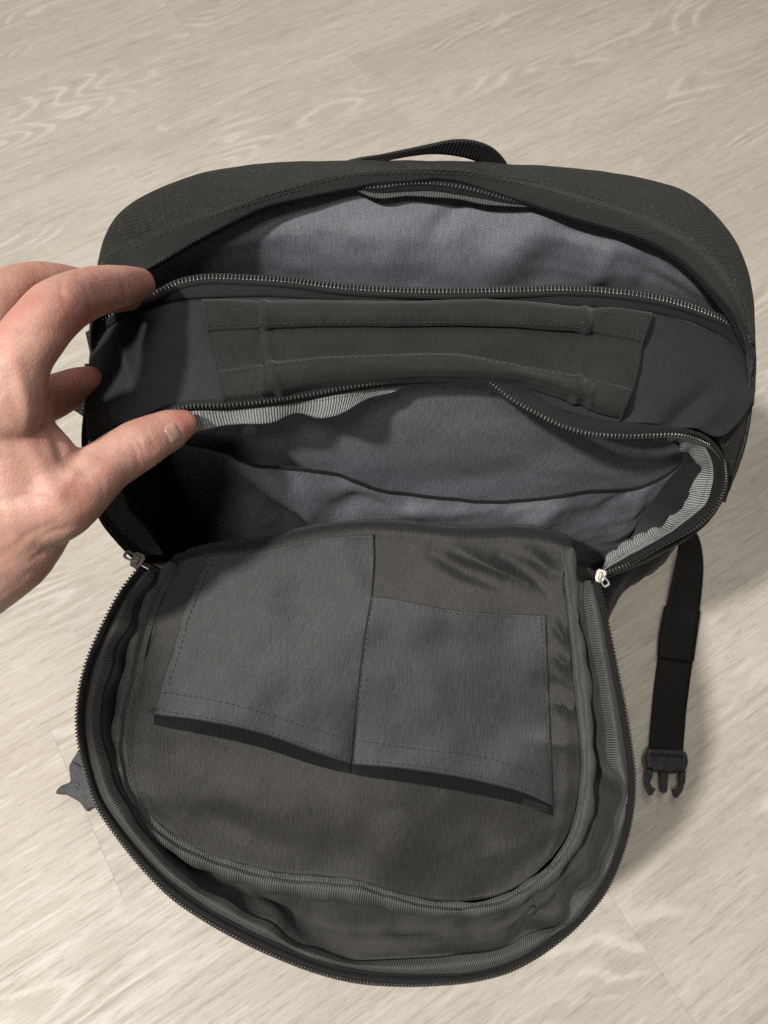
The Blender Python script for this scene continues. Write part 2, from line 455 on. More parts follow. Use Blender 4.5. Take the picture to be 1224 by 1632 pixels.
def wood():
    k = NT('limed_oak_vinyl')
    tc = k.new('ShaderNodeTexCoord').outputs['Object']
    rnd = k.new('ShaderNodeObjectInfo').outputs['Random']
    off = k.new('ShaderNodeCombineXYZ'); k.put(off.inputs[0], k.math('MULTIPLY', rnd, 37.0)); k.put(off.inputs[1], k.math('MULTIPLY', rnd, 91.0))
    va = k.new('ShaderNodeVectorMath', operation='ADD'); k.l.new(tc, va.inputs[0]); k.l.new(off.outputs[0], va.inputs[1]); p = va.outputs[0]
    # cathedral figure: contour lines of a stretched smooth field
    fld = k.noise(k.mapping(p, (2.8, 11, 1)), 1.0, 1.2, 0.35, 0.2)
    jit = k.noise(k.mapping(p, (14, 60, 1)), 1.0, 3, 0.6)
    ln = k.math('SINE', k.math('MULTIPLY_ADD', fld, 105, k.math('MULTIPLY', jit, 3.4)))
    cath = k.ramp(ln, 0.35, 1.0)
    where = k.ramp(k.noise(k.mapping(p, (3.2, 8, 1)), 1.0, 2), 0.53, 0.64)
    streak = k.noise(k.mapping(p, (11, 190, 1)), 1.0, 5, 0.72, 0.08)
    mid = k.noise(k.mapping(p, (6, 64, 1)), 1.0, 4, 0.65, 0.1)
    big = k.noise(k.mapping(p, (2.2, 9, 1)), 1.0, 3, 0.5, 0.6)
    fine = k.noise(k.mapping(p, (45, 520, 1)), 1.0, 3, 0.7)
    c = k.mix(k.ramp(big, 0.3, 0.7), (0.436, 0.397, 0.342), (0.504, 0.465, 0.405))
    c = k.mix(k.math('MULTIPLY', k.ramp(mid, 0.44, 0.64), 0.35), c, (0.572, 0.539, 0.477))
    c = k.mix(k.math('MULTIPLY', k.ramp(streak, 0.54, 0.68), 0.6), c, (0.630, 0.600, 0.534))
    c = k.mix(k.math('MULTIPLY', k.ramp(streak, 0.48, 0.34), 0.70), c, (0.340, 0.302, 0.253))
    c = k.mix(k.math('MULTIPLY', k.math('MULTIPLY', cath, where), 0.62), c, (0.630, 0.598, 0.530))
    c = k.mix(k.math('MULTIPLY', k.math('MULTIPLY', k.ramp(ln, 0.0, -0.9), where), 0.25), c, (0.359, 0.319, 0.270))
    c = k.mix(k.math('MULTIPLY', k.ramp(fine, 0.54, 0.66), 0.60), c, (0.310, 0.274, 0.232))
    c = k.mix(k.math('MULTIPLY', k.ramp(fine, 0.44, 0.32), 0.42), c, (0.612, 0.578, 0.511))
    tone = k.math('MULTIPLY_ADD', rnd, 0.05, 0.84)
    mul = k.new('ShaderNodeVectorMath', operation='SCALE'); k.l.new(c, mul.inputs[0]); k.put(mul.inputs[3], tone)
    k.l.new(mul.outputs[0], k.b.inputs['Base Color'])
    k.put(k.b.inputs['Roughness'], k.ramp(streak, 0.3, 0.7, 0.58, 0.46))
    k.b.inputs['Specular IOR Level'].default_value = 0.35
    hh = k.math('ADD', k.math('MULTIPLY', streak, 0.6), k.math('MULTIPLY', fine, 0.5))
    k.l.new(k.bump(hh, 0.0007, 0.5), k.b.inputs['Normal'])
    return k.m
M['wood'] = wood()

def skin():
    k = NT('skin')
    tc = k.new('ShaderNodeTexCoord').outputs['Object']
    n1 = k.noise(tc, 45, 4, 0.6); n2 = k.noise(tc, 260, 3, 0.6); n3 = k.noise(tc, 1300, 2)
    c = k.mix(k.ramp(n1, 0.32, 0.68), (0.36, 0.195, 0.152), (0.455, 0.27, 0.217))
    c = k.mix(k.math('MULTIPLY', k.ramp(n2, 0.5, 0.75), 0.35), c, (0.37, 0.145, 0.11))
    at = k.new('ShaderNodeAttribute', attribute_name='redness').outputs['Fac']
    c = k.mix(k.math('MULTIPLY', at, 0.65), c, (0.42, 0.135, 0.115))
    k.put(k.b.inputs['Base Color'], c)
    k.b.inputs['Subsurface Weight'].default_value = 0.3
    k.b.inputs['Subsurface Radius'].default_value = (0.006, 0.0022, 0.0012)
    k.b.inputs['Subsurface Scale'].default_value = 0.5
    k.b.inputs['Roughness'].default_value = 0.52
    k.b.inputs['Specular IOR Level'].default_value = 0.38
    vor = k.new('ShaderNodeTexVoronoi'); k.l.new(tc, vor.inputs['Vector']); vor.inputs['Scale'].default_value = 750
    b1 = k.bump(vor.outputs['Distance'], 0.0005, 0.2)
    k.l.new(k.bump(n3, 0.0004, 0.15, k.bump(n2, 0.0012, 0.14, b1)), k.b.inputs['Normal'])
    return k.m
M['skin'] = skin()
M['nail'] = plain('nail', (0.39, 0.235, 0.195), 0.34, 0.0, 0.5, 0.1)

# ------------------------------------------------------------------ floor
floor = mesh_obj('floor', [(-2.6, -2.0, -0.004), (2.6, -2.0, -0.004), (2.6, 3.4, -0.004), (-2.6, 3.4, -0.004)], [(0, 1, 2, 3)], M['wood'], None, None, False)
floor['kind'] = 'structure'
GA = math.radians(32)
PW, PL, GAP = 0.185, 1.22, 0.00004
def plank_mesh():
    bm = bmesh.new()
    e = 0.00014
    x, y = PL / 2 - GAP, PW / 2 - GAP
    top = [(-x + e, -y + e, 0), (x - e, -y + e, 0), (x - e, y - e, 0), (-x + e, y - e, 0)]
    brd = [(-x, -y, -e), (x, -y, -e), (x, y, -e), (-x, y, -e)]
    bot = [(-x, -y, -.0038), (x, -y, -.0038), (x, y, -.0038), (-x, y, -.0038)]
    r = [[bm.verts.new(p) for p in q] for q in (top, brd, bot)]
    bm.faces.new(r[0])
    for a, b in ((0, 1), (1, 2)):
        for i in range(4): bm.faces.new((r[a][i], r[b][i], r[b][(i + 1) % 4], r[a][(i + 1) % 4]))
    bmesh.ops.recalc_face_normals(bm, faces=bm.faces)
    me = bpy.data.meshes.new('plank'); bm.to_mesh(me); bm.free(); me.materials.append(M['wood']); return me
pm = plank_mesh()
joint = PZ(1035, 1522, 0.0)                  # a butt joint seen at the lower right
ca, sa = math.cos(GA), math.sin(GA)
for r in range(-13, 14):
    shift = (0, 0.41, 0.83, 0.22, 0.66)[r % 5]
    for q in range(-3, 4):
        lx = (q + 0.5) * PL + (shift if r else 0.0); ly = (r + 0.1) * PW
        x, y = joint[0] + lx * ca - ly * sa, joint[1] + lx * sa + ly * ca
        if abs(x) > 2.3 or y < -1.7 or y > 3.1: continue
        o = bpy.data.objects.new('plank', pm); COL.objects.link(o)
        o.location = (x, y, 0); o.rotation_euler = (0, 0, GA); o.parent = floor

# ------------------------------------------------------------------ backpack
bag = bpy.data.objects.new('backpack', None); COL.objects.link(bag)
bag.location = (0.02, 0.26, 0)
bag['label'] = 'black backpack standing open on the wood floor, grey lined front flap folded down'
bag['category'] = 'backpack'

def z_top(px, py):          # height of the handle panel
    return 0.487 - 0.020 * max(0, (px - 1000) / 200) ** 2 - 0.012 * max(0, (300 - px) / 160) ** 2 - 0.00008 * max(0, py - 640)
def z_flap(px, py):         # height of the folded-down front panel
    t = (py - 860) / 590
    return 0.384 - 0.056 * t - 0.050 * t * abs(t) + 0.006 * (600 - px) / 500

# -- outline of the body, seen from above, from left hinge round the back to the right hinge
OUT = [(222, 893, .400), (190, 862, .412), (163, 828, .424), (143, 775, .440), (134, 705, .455), (141, 632, .470), (148, 560, .478), (153, 470, .484), (160, 412, .486),
       (185, 352, .487), (245, 311, .487), (330, 279, .487), (400, 267, .487), (480, 264, .487), (560, 262, .487), (650, 265, .487), (720, 264, .487), (800, 266, .487),
       (900, 272, .487), (1010, 286, .487), (1085, 306, .487), (1140, 348, .486), (1175, 403, .484), (1191, 457, .482), (1196, 520, .478), (1199, 580, .472), (1193, 650, .462),
       (1178, 720, .447), (1157, 775, .430), (1118, 835, .412), (1045, 880, .392), (962, 917, .376)]
HINGE = [(962, 917, .362), (900, 890, .366), (780, 872, .368), (600, 866, .370), (430, 880, .374), (300, 896, .382), (222, 893, .39)]
out = curve(OUT, 260)
hin = curve(HINGE, 80)
loop = np.vstack([out[:-1], hin[:-1]])
def ring(zf, grow, lift=None):
    c = loop.copy(); ctr = np.array([0.02, 0.27, 0])
    r = c - ctr; r[:, 2] = 0
    c = c + r * grow + np.array([-.1, .35, 0]) * (-grow) * (0.5 if zf < .9 else 0); c[:, 2] = c[:, 2] * zf + (0.008 if zf == 0 else 0)
    return c
g = across([loop, ring(.8, -.05), ring(.5, -.13), ring(.2, -.17), ring(0.03, -.19), ring(0, -.26)], 40)
g = np.concatenate([g, g[:, :1]], 1)
sh = sheet('shell', wrinkle(g, 0.0025, 0.09, 0.05, 4), M['cordura'], bag, 0.0018)
btm = [(loop + (np.array([0.02, 0.27, 0]) - loop) * k) * np.array([1, 1, 0]) + np.array([0, 0, .010]) for k in (0.1, 0.5, 0.98)]
gb = across(btm, 8); gb = np.concatenate([gb, gb[:, :1]], 1)
sheet('bottom_panel', gb, M['cordura'], bag)

# -- rear rim: back edge rolls forward to a seam, then the storm flap over the zip
RO = OUT[6:27]
RS = [(153, 480, .494), (158, 450, .498), (172, 412, .5), (215, 388, .5), (267, 363, .5), (365, 331, .5), (488, 297, .5), (551, 278, .5), (640, 273, .5), (735, 276, .5), (800, 285, .5), (855, 294, .5), (926, 313, .5), (998, 335, .5), (1060, 359, .5), (1117, 398, .5), (1155, 436, .498), (1178, 476, .494), (1191, 530, .486), (1197, 580, .474), (1193, 645, .464)]
RI = [(152, 500, .490), (170, 470, .494), (200, 445, .497), (242, 423, .499), (316, 381, .499), (414, 333, .499), (488, 313, .499), (561, 298, .499), (610, 290, .499), (669, 286, .5), (700, 284, .5), (735, 288, .5), (783, 303, .499), (855, 326, .499), (926, 348, .499), (998, 369, .499), (1060, 396, .498), (1103, 429, .496), (1136, 467, .492), (1168, 510, .486), (1192, 558, .478)]
ro, rs, ri = curve(RO, 220), curve(RS, 220), curve(RI, 220)
ro_low = ro + np.array([0, 0.0, -0.02])
g = across([ro_low, ro, ro * .45 + rs * .55 + np.array([0, 0, .0016]), rs], 26)
rear = sheet('rear_rim', wrinkle(g, 0.0012, 0.05, 0.03, 8), M['cordura'], bag, 0.0015)
rs2 = rs + np.array([0, 0, 0.0018])
g = across([rs2 + (ro - rs) * 0.10 + np.array([0, 0, -.003]), rs2, (rs2 * .5 + ri * .5) + np.array([0, 0, .0035]), ri + np.array([0, 0, .0005]), ri + np.array([0, 0.001, -.004])], 24)
storm = sheet('storm_flap', wrinkle(g, 0.0010, 0.07, 0.03, 12), M['twill'], bag, 0.0016)
bv = bvh_of(rear, storm)
stitches([[(a, b - 3) for a, b, _ in RS[2:19]], [(a * .84 + c * .16, b * .84 + e * .16) for (a, b, _), (c, e, _) in zip(crom(RS[3:18], 40), crom(RI[2:19], 40))]], bv, M['thread'], storm)

# -- grab loop behind the top
LU = [(530, 268, .47), (549, 261, .483), (598, 249, .495), (651, 240, .502), (690, 232, .506), (719, 226, .508), (745, 225, .507), (771, 230, .502), (792, 241, .494), (809, 265, .483), (814, 285, .47)]
LL = [(536, 272, .47), (572, 263, .483), (604, 259, .492), (651, 250, .497), (690, 246, .499), (719, 248, .498), (745, 253, .495), (768, 261, .489), (784, 268, .483), (790, 280, .474), (792, 292, .465)]
g = across([curve(LU, 90), curve(LL, 90)], 7)
sheet('grab_loop', g, M['webbing'], bag, 0.0016)

# -- laptop compartment: grey lining standing behind the zip
ria = ri[6:-4]; ria = crom(ria[::4], 200)
z1s = curve([(160, 520), (185, 503), (225, 483), (262, 467), (300, 458), (340, 455), (394, 456), (463, 460), (537, 468), (610, 473), (720, 476), (831, 473), (907, 471), (974, 475), (1046, 485), (1108, 502), (1150, 519), (1172, 536), (1190, 572)], 200, z=lambda a, b: z_top(a, b) - .004)
env = np.sin(np.linspace(0.05, np.pi - 0.05, 200)) ** 0.6
ax_, ay_, _ = proj(ria); bx_, by_, _ = proj(z1s)
rl = []
for t in (-0.10, 0.15, 0.4, 0.7, 1.0, 1.35):
    qx, qy = ax_ * (1 - t) + bx_ * t, ay_ * (1 - t) + by_ * t
    yy = (ria[:, 1] + .009) * (1 - t) + (z1s[:, 1] + .040 * env + .005) * t - .006 * math.sin(math.pi * min(max(t, 0), 1)) * env
    rl.append(np.array([P(a, b, dY(a, b, c)) for a, b, c in zip(qx, qy, yy)]))
g = across(rl, 80)
px, py = gpx(g)
h = fold(px, py, [(735, 290), (728, 330), (690, 370)], 16, -.003) + fold(px, py, [(860, 370), (800, 420), (780, 460)], 34, .0034) + fold(px, py, [(905, 380), (870, 420), (850, 460)], 34, -.003) \
    + fold(px, py, [(1025, 400), (1028, 440), (1012, 480)], 16, -.0022) + fold(px, py, [(560, 330), (620, 400), (640, 460)], 40, .003) + fold(px, py, [(980, 385), (960, 430), (930, 465)], 18, .003)
g = wrinkle(push(g, h), 0.0022, 0.07, 0.05, 21)
sheet('laptop_lining', g, M['lining'], bag, 0.001)

# upper half of the laptop zip, under the storm flap
ZU = [(555, 297, .496), (600, 299, .4965), (650, 293, .497), (690, 293, .497), (730, 298, .497), (770, 307, .4965), (815, 319, .496), (872, 329, .495)]
zu = curve(ZU, 90)
ev = [0.0, .75, 1, 1, 1, .85, .5, 0.0]
zu_lo = curve([(a, b + 14 * e, c - .004 * e) for (a, b, c), e in zip(ZU, ev)], 90)
zu_hi = curve([(a, b - 18, c + .001) for a, b, c in ZU], 90)
zt = sheet('zipper', across([zu_hi, zu, zu_lo], 8), M['tape'], bag, 0.0006)
teeth(zu, zu_hi, M['teeth'], zt, 0.0021, 0.003)
ru = across([curve([(a, b + 5 * e, c - .0025 * e) for (a, b, c), e in zip(ZU, ev)], 90), curve([(a, b + 19 * e + (2 if i % 2 else 0), c - .0045 * e) for i, ((a, b, c), e) in enumerate(zip(ZU, ev))], 90)], 6)
sheet('binding_ribbon', ru, M['flap_ribbon'], bag, 0.0006)

# -- handle panel between the two zips
Z1 = [(150, 520), (175, 503), (212, 483), (250, 467), (282, 451), (326, 442), (394, 443), (463, 447.5), (537, 457), (610, 462), (720, 465), (831, 462), (907, 460), (974, 464), (1046, 474), (1108, 491), (1155, 510), (1179, 529), (1198, 568)]
Z1L = [(151, 540), (175, 520), (212, 500), (250, 486), (282, 478), (340, 474), (414, 472), (463, 474), (537, 479), (610, 484), (720, 480), (831, 482), (907, 487), (974, 491), (1036, 497), (1110, 516), (1155, 538), (1176, 556), (1197, 596)]
zz1 = lambda px, py: z_top(px, py) + 0.0035
z1 = curve(Z1, 240, z=zz1); z1l = curve(Z1L, 240, z=lambda a, b: z_top(a, b) + .001)
z1in = curve([(a, b - 6) for a, b in Z1], 240, z=lambda a, b: z_top(a, b) + .002)
zt = sheet('zipper', across([z1in, z1, z1 * .45 + z1l * .55 + np.array([0, 0, .0016]), z1l], 14), M['tape'], bag, 0.0012)
teeth(z1, z1l, M['teeth'], zt, 0.00205, 0.0040, 0.00125, 0.0017, 0.45)
# second coil ridge of the folded zip tape, just below the first
c2 = curve([(a, b + 9) for a, b in Z1[2:-1]], 220, z=lambda a, b: z_top(a, b) + .0042)
tube('zipper_cord', c2, 0.0011, 0.0010, M['tape'], zt, 8)

PB = [(141, 700), (170, 690), (215, 668), (262, 648), (299, 640), (365, 638), (463, 628), (537, 613), (610, 603), (700, 598), (770, 601), (807, 612), (871, 641), (935, 661), (1000, 672), (1064, 677), (1107, 684), (1150, 695), (1189, 662)]
pt_ = curve(Z1L, 200, z=lambda a, b: z_top(a, b) + .001)
pb_ = curve(PB, 200, z=z_top)
plft = curve([(151, 540), (146, 590), (141, 640), (141, 700)], 60, z=z_top)
prgt = curve([(1197, 596), (1198, 615), (1196, 640), (1189, 662)], 60, z=z_top)
g = coons(pt_, pb_, plft, prgt)
px, py = gpx(g)
edge = np.sin(np.linspace(0, np.pi, g.shape[0]))[:, None]
h = 0.0022 * edge + fold(px, py, [(1130, 625), (1085, 660), (1060, 690)], 14, -.005) + fold(px, py, [(1150, 640), (1110, 680)], 14, .003) \
    + fold(px, py, [(200, 540), (206, 570), (212, 610)], 9, .004) + fold(px, py, [(176, 640), (190, 690)], 14, .004) + fold(px, py, [(900, 655), (960, 668), (1010, 672)], 10, -.002)
g = wrinkle(push(g, h), 0.0016, 0.08, 0.05, 31)
panel = sheet('top_panel', g, M['navy'], bag, 0.0012)
# lower skin of the panel so that it has an underside of its own
g2 = g + np.array([0, 0, -0.006]); sheet('panel_lining', g2[2:-3, 2:-2], M['dark_lining'], bag)

# -- padded carry handle
H = [([(321, 477), (373, 476), (409, 478), (506, 477), (660, 479), (735, 477), (831, 481), (936, 490), (974, 490), (1040, 498)], .0035),
     ([(322, 483), (373, 482), (410, 484), (506, 484), (660, 485), (735, 484), (831, 488), (936, 497), (974, 497), (1039, 504)], .0100),
     ([(326, 505), (373, 503), (411, 502), (506, 500), (660, 501), (735, 501), (831, 505), (936, 514), (974, 516), (1034, 522)], .0125),
     ([(330, 524), (373, 522), (412, 521), (506, 518), (660, 518), (735, 518), (831, 521), (936, 529), (974, 533), (1027, 542)], .0075),
     ([(332, 531), (373, 529), (412, 527.5), (506, 525), (660, 524), (735, 523), (831, 526), (936, 534), (974, 540), (1023, 551)], .0030),
     ([(338, 558), (380, 555), (415, 552), (506, 545), (660, 542), (735, 542), (831, 551), (936, 566), (970, 571), (1018, 585)], .0042),
     ([(344, 588), (385, 582), (418, 577), (506, 567), (660, 561), (735, 563), (831, 579), (936, 598), (970, 606), (1010, 618)], .0032),
     ([(346, 594), (388, 589), (421, 584), (506, 574), (660, 568), (735, 570), (831, 585), (936, 606), (968, 614), (1007, 625)], .0085),
     ([(350, 610), (392, 607), (428, 601), (506, 590), (660, 584), (735, 586), (831, 596), (934, 622), (962, 631), (1001, 641)], .0135),
     ([(354, 630), (396, 627), (436, 620), (506, 607), (660, 598), (735, 599), (831, 605), (930, 634), (956, 646), (995, 655)], .0085),
     ([(356, 636), (398, 633), (441, 627), (506, 615), (660, 604), (735, 604.5), (831, 610), (928, 639), (952, 650), (993, 660)], .0030)]
rails = [curve(p, 220, z=(lambda o: (lambda a, b: z_top(a, b) + .0044 + o * 0.72 * (0.55 if (a < 415 or a > 945) else 1.0)))(o)) for p, o in H]
g = across(rails, 80)
px, py = gpx(g)
h = fold(px, py, [(411, 470), (413, 527), (420, 577), (440, 640)], 5, -.0011) + fold(px, py, [(945, 480), (944, 534), (936, 600), (928, 650)], 6, -.0013) \
    + fold(px, py, [(421, 470), (424, 527), (430, 577), (452, 635)], 7, .0016) + fold(px, py, [(934, 480), (932, 534), (924, 600), (915, 650)], 7, .0016)
g = wrinkle(push(g, h), 0.0008, 0.045, 0.03, 41)
g = np.concatenate([g[:1] + np.array([0, 0, -.008]), g, g[-1:] + np.array([0, .001, -.005])], 0)
g = np.concatenate([g[:, :1] + np.array([0, 0, -.009]), g, g[:, -1:] + np.array([0, 0, -.009])], 1)
hand_le = sheet('carry_handle', g, M['handle'], bag, 0.0)
bv = bvh_of(hand_le, panel)
stitches([[(325, 490), (372, 488), (404, 491)], [(331, 519), (372, 517), (408, 516)], [(412, 517), (506, 514), (660, 514), (783, 514), (878, 518), (938, 524)], [(948, 526), (985, 532), (1024, 545)],
          [(346, 596), (388, 591), (420, 585)], [(428, 584), (506, 573), (594, 569), (660, 567), (735, 569), (831, 584), (926, 603)], [(938, 606), (970, 613), (1008, 625)],
          [(358, 629), (398, 626), (430, 620)], [(406, 490), (410, 527), (418, 577), (432, 618)], [(326, 482), (333, 530), (346, 590), (358, 634)],
          [(952, 496), (1000, 502), (1036, 505)], [(936, 634), (960, 640), (990, 650)], [(1036, 502), (1022, 552), (1008, 620), (990, 656)]], bv, M['thread'], hand_le, 0.0022, 0.0013, 0.0004)

# -- main compartment zip (upper half), over the thumb, under the handle, round the right corner
Z2L = [(150, 722), (210, 690), (262, 660), (299, 648), (365, 645), (463, 634), (537, 620), (610, 609), (660, 604), (720, 602)]
Z2R = [(720, 602), (760, 602), (781, 609), (811, 633), (850, 656), (893, 678), (935, 690.5), (1000, 695), (1042, 694), (1072, 693), (1100, 697), (1121, 705), (1138, 715), (1150, 729), (1155, 750), (1155, 769), (1147, 796), (1132, 818), (1110, 838), (1083, 853), (1055, 868), (1027, 884), (1000, 900), (960, 914)]
def z_zip2(px, py):
    z = z_top(px, min(py, 690)) + .0025
    if py > 690: z -= (py - 690) / 225 * 0.092
    if px < 250 and py > 690: z = 0.478 - (py - 690) * .0002
    return z
z2l = curve(Z2L, 150, z=z_zip2); z2r = curve(Z2R, 260, z=z_zip2)
TL = [(a, b - 9) for a, b in Z2L]
tl = curve(TL, 150, z=lambda a, b: z_top(a, b) + .0015)
zt = sheet('zipper', across([tl, z2l * .5 + tl * .5 + np.array([0, 0, .001]), z2l, z2l + np.array([0, -.001, -.003])], 8), M['tape'], bag, 0.001)
teeth(z2l, tl, M['teeth'], zt, 0.0019, 0.0030, 0.0012, 0.0016, 0.5)
TR = [(722, 594), (765, 590), (790, 590), (832, 612), (871, 640), (905, 656), (940, 666), (1000, 674), (1042, 677), (1075, 680), (1107, 687), (1132, 699), (1147, 714), (1156, 734), (1158, 752), (1159, 771), (1151, 799), (1136, 822), (1113, 842), (1086, 857), (1058, 872), (1030, 888), (1003, 904), (963, 918)]
# inner edge of the dark tape on the corner
TI = [(722, 610), (758, 610), (775, 615), (804, 638), (845, 661), (890, 683), (935, 695), (1000, 699), (1042, 698), (1073, 698), (1095, 701), (1114, 706), (1127, 720), (1135, 741), (1137, 752), (1136, 769), (1125, 802), (1110, 816), (1092, 830), (1073, 844), (1047, 858), (1024, 873), (1000, 886), (947, 912)]
zr2 = lambda o: (lambda a, b: z_zip2(a, b) + o)
tr = curve(TR, 260, z=zr2(.001)); ti = curve(TI, 260, z=zr2(-.002))
zt2 = sheet('zipper', across([tr[20:], (tr * .5 + z2r * .5 + np.array([0, 0, .001]))[20:], z2r[20:] + np.array([0, 0, .0002]), ti[20:]], 14), M['tape'], bag, 0.001)
teeth(z2r[20:], tr[20:], M['teeth'], zt2, 0.0019, 0.0026, 0.0012, 0.0016, 0.5)
c3 = curve([(a - 6 if a > 1100 else a, b + 1 if b < 720 else b - 7) for a, b in TR[10:-1]], 140, z=zr2(.0015))
tube('zipper_cord', c3, 0.0009, 0.0010, M['tape'], zt2, 8)

# grey binding ribbon, left run and right corner
GU = [(185, 712), (225, 685), (262, 666), (300, 656), (321, 652), (414, 642.5), (512, 630), (586, 616), (649, 605), (680, 602)]
GL = [(190, 770), (230, 730), (270, 706), (300, 692), (314, 688), (326, 685), (390, 675.5), (434, 673), (473, 661), (512, 666), (551, 656), (600, 632), (664, 608), (684, 604)]
zl = lambda o: (lambda a, b: z_top(a, 640) - o)
gu = curve(GU, 140, z=zl(.001)); gl = curve(GL, 140, z=zl(.008))
g = across([gu, gl], 12)
tt = np.linspace(0, 1, 12)[:, None]
g = push(g, tt * 0.0025 * np.sin(np.linspace(0, 30, 140))[None] * 0.7)
rb = sheet('binding_ribbon', g, M['ribbon'], bag, 0.0007)
stitches([[(a, b + 8) for a, b in GU[3:]]], bvh_of(rb), M['thread_light'], rb, 0.002, 0.001, 0.0003)
RGO = [(1060, 694), (1073, 697), (1095, 700), (1114, 705), (1127, 719), (1135, 741), (1137, 755), (1136, 769), (1125, 802), (1110, 816), (1073, 844), (1037, 866), (1000, 886), (950, 914)]
RGI = [(1062, 697), (1079, 706), (1086, 716), (1099, 728), (1110, 734), (1115, 745), (1111, 757), (1103, 772), (1092, 798), (1085, 813), (1068, 821), (1060, 834), (1040, 842), (1018, 851), (1000, 861), (975, 878), (962, 902)]
rgo = curve(RGO, 200, z=zr2(-.001)); rgi = curve(RGI, 200, z=zr2(-.010))
g = across([rgo, rgo * .5 + rgi * .5 + np.array([0, 0, -.001]), rgi], 14)
tt = np.linspace(0, 1, 14)[:, None]
g = push(g, tt * 0.0013 * np.sin(np.linspace(0, 60, 200) + 2 * np.sin(np.linspace(0, 9, 200)))[None])
rb2 = sheet('binding_ribbon', g, M['ribbon'], bag, 0.0007)
stitches([[(a * .72 + c * .28, b * .72 + e * .28) for (a, b), (c, e) in zip(crom(RGO, 40)[2:-3], crom(RGI, 40)[2:-3])]], bvh_of(rb2), M['thread_light'], rb2, 0.002, 0.001, 0.0003)

# -- inside of the main compartment
yw = lambda px, py: 0.231 + 0.055 * np.clip((450 - px) / 190, 0, 1) ** 1.4 * np.clip((py - 670) / 110, 0, 1) - 0.020 * np.clip((py - 600) / 260, 0, 1.2) - 0.02 * np.clip((px - 1000) / 120, 0, 1) ** 2 + 0.0
W0 = [(230, 640), (420, 625), (600, 598), (720, 590), (800, 600), (900, 650), (1000, 680), (1105, 700)]
W1 = [(240, 700), (420, 690), (600, 680), (720, 680), (800, 685), (900, 700), (1000, 715), (1098, 725)]
W2 = [(250, 780), (420, 780), (600, 780), (720, 780), (800, 780), (900, 780), (980, 780), (1062, 775)]
W3 = [(260, 860), (420, 865), (600, 865), (720, 865), (800, 865), (900, 865), (960, 862), (1008, 855)]
W4 = [(280, 920), (420, 925), (600, 925), (720, 925), (800, 925), (900, 925), (950, 920), (990, 900)]
g = across([curve(q, 180, y=yw) for q in (W0, W1, W2, W3, W4)], 90)
px, py = gpx(g)
h = fold(px, py, [(470, 690), (540, 740), (620, 775)], 30, .004) + fold(px, py, [(640, 770), (740, 770), (860, 760)], 26, -.004)
g = wrinkle(push(g, h), 0.0022, 0.10, 0.07, 51)
sheet('main_lining', g, M['lining'], bag, 0.001)

PE = [(262, 690), (306, 706), (366, 720), (416, 740), (480, 745), (549, 759), (617, 782), (663, 790), (720, 797), (764, 800), (828, 797), (893, 787), (935, 782), (1008, 778), (1051, 762), (1090, 734)]
yp = lambda o: (lambda px, py: yw(px, py) - o * np.clip((1100 - px) / 190, .12, 1))
pe = curve(PE, 200, y=yp(.009))
PM = [(275, 760), (330, 770), (400, 790), (480, 800), (560, 812), (640, 826), (720, 832), (800, 832), (880, 826), (950, 820), (1000, 815), (1040, 800)]
PBm = [(285, 830), (340, 850), (420, 872), (500, 880), (580, 885), (660, 885), (740, 885), (820, 885), (900, 880), (950, 872), (980, 865), (1005, 850)]
PBb = [(300, 900), (350, 925), (420, 940), (500, 945), (580, 945), (660, 945), (740, 945), (820, 945), (900, 940), (940, 930), (970, 920), (990, 890)]
g = across([pe, curve(PM, 200, y=yp(.012)), curve(PBm, 200, y=yp(.011)), curve(PBb, 200, y=yp(.004))], 70)
px, py = gpx(g)
h = fold(px, py, [(380, 735), (450, 790), (510, 830)], 16, .008) + fold(px, py, [(420, 800), (450, 830), (440, 865)], 22, -.007) + fold(px, py, [(520, 830), (570, 800), (640, 810)], 18, -.005) \
    + fold(px, py, [(900, 800), (860, 830), (820, 850)], 18, .005) + fold(px, py, [(1000, 790), (960, 820), (900, 840)], 14, -.004) + fold(px, py, [(1030, 785), (1000, 830)], 10, .004) + fold(px, py, [(560, 770), (640, 815), (740, 822)], 14, .004)
g = wrinkle(push(g, h), 0.003, 0.06, 0.05, 61)
pk = sheet('slip_pocket', g, M['lining'], bag, 0.001)
tube('pocket_binding', g[0] + np.array([0, -.0006, .0006]), 0.0010, 0.0010, M['tape'], pk, 8)

# side walls
sr = across([rgi + np.array([0, 0, -.001]), curve([(1098, 712), (1096, 722), (1093, 731), (1080, 748), (1064, 765), (1043, 792), (1025, 817), (1012, 842), (1008, 855), (1000, 866), (985, 885)], 200, y=lambda a, b: yw(a, b) - .004)], 24)
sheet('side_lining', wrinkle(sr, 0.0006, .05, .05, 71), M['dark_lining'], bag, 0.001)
SL0 = [(150, 700, .472), (146, 760, .44), (166, 822, .424), (195, 858, .412), (228, 886, .40)]
SL1 = [(190, 700, .455), (185, 745, .435), (205, 806, .418), (235, 845, .404), (262, 884, .392)]
SLW = [(250, 690), (256, 740), (262, 790), (270, 850), (290, 900)]
s0, s1, s2 = curve(SL0, 90), curve(SL1, 90), curve(SLW, 90, y=yw)
sheet('binding_ribbon', wrinkle(across([s0, s1], 10), .002, .02, .02, 3), M['flap_ribbon'], bag, 0.0008)
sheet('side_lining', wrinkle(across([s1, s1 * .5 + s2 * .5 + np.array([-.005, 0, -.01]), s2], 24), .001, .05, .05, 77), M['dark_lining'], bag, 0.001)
zl0 = curve([(a - 6, b + 3, c - .001) for a, b, c in SL0], 90)
zt = sheet('zipper', across([zl0 + np.array([0, 0, -.003]), zl0 + np.array([0, 0, .001]), s0 + np.array([.002, 0, .001])], 8), M['tape'], bag, 0.001)
teeth(zl0, s0, M['teeth'], zt, 0.0021, 0.0026)

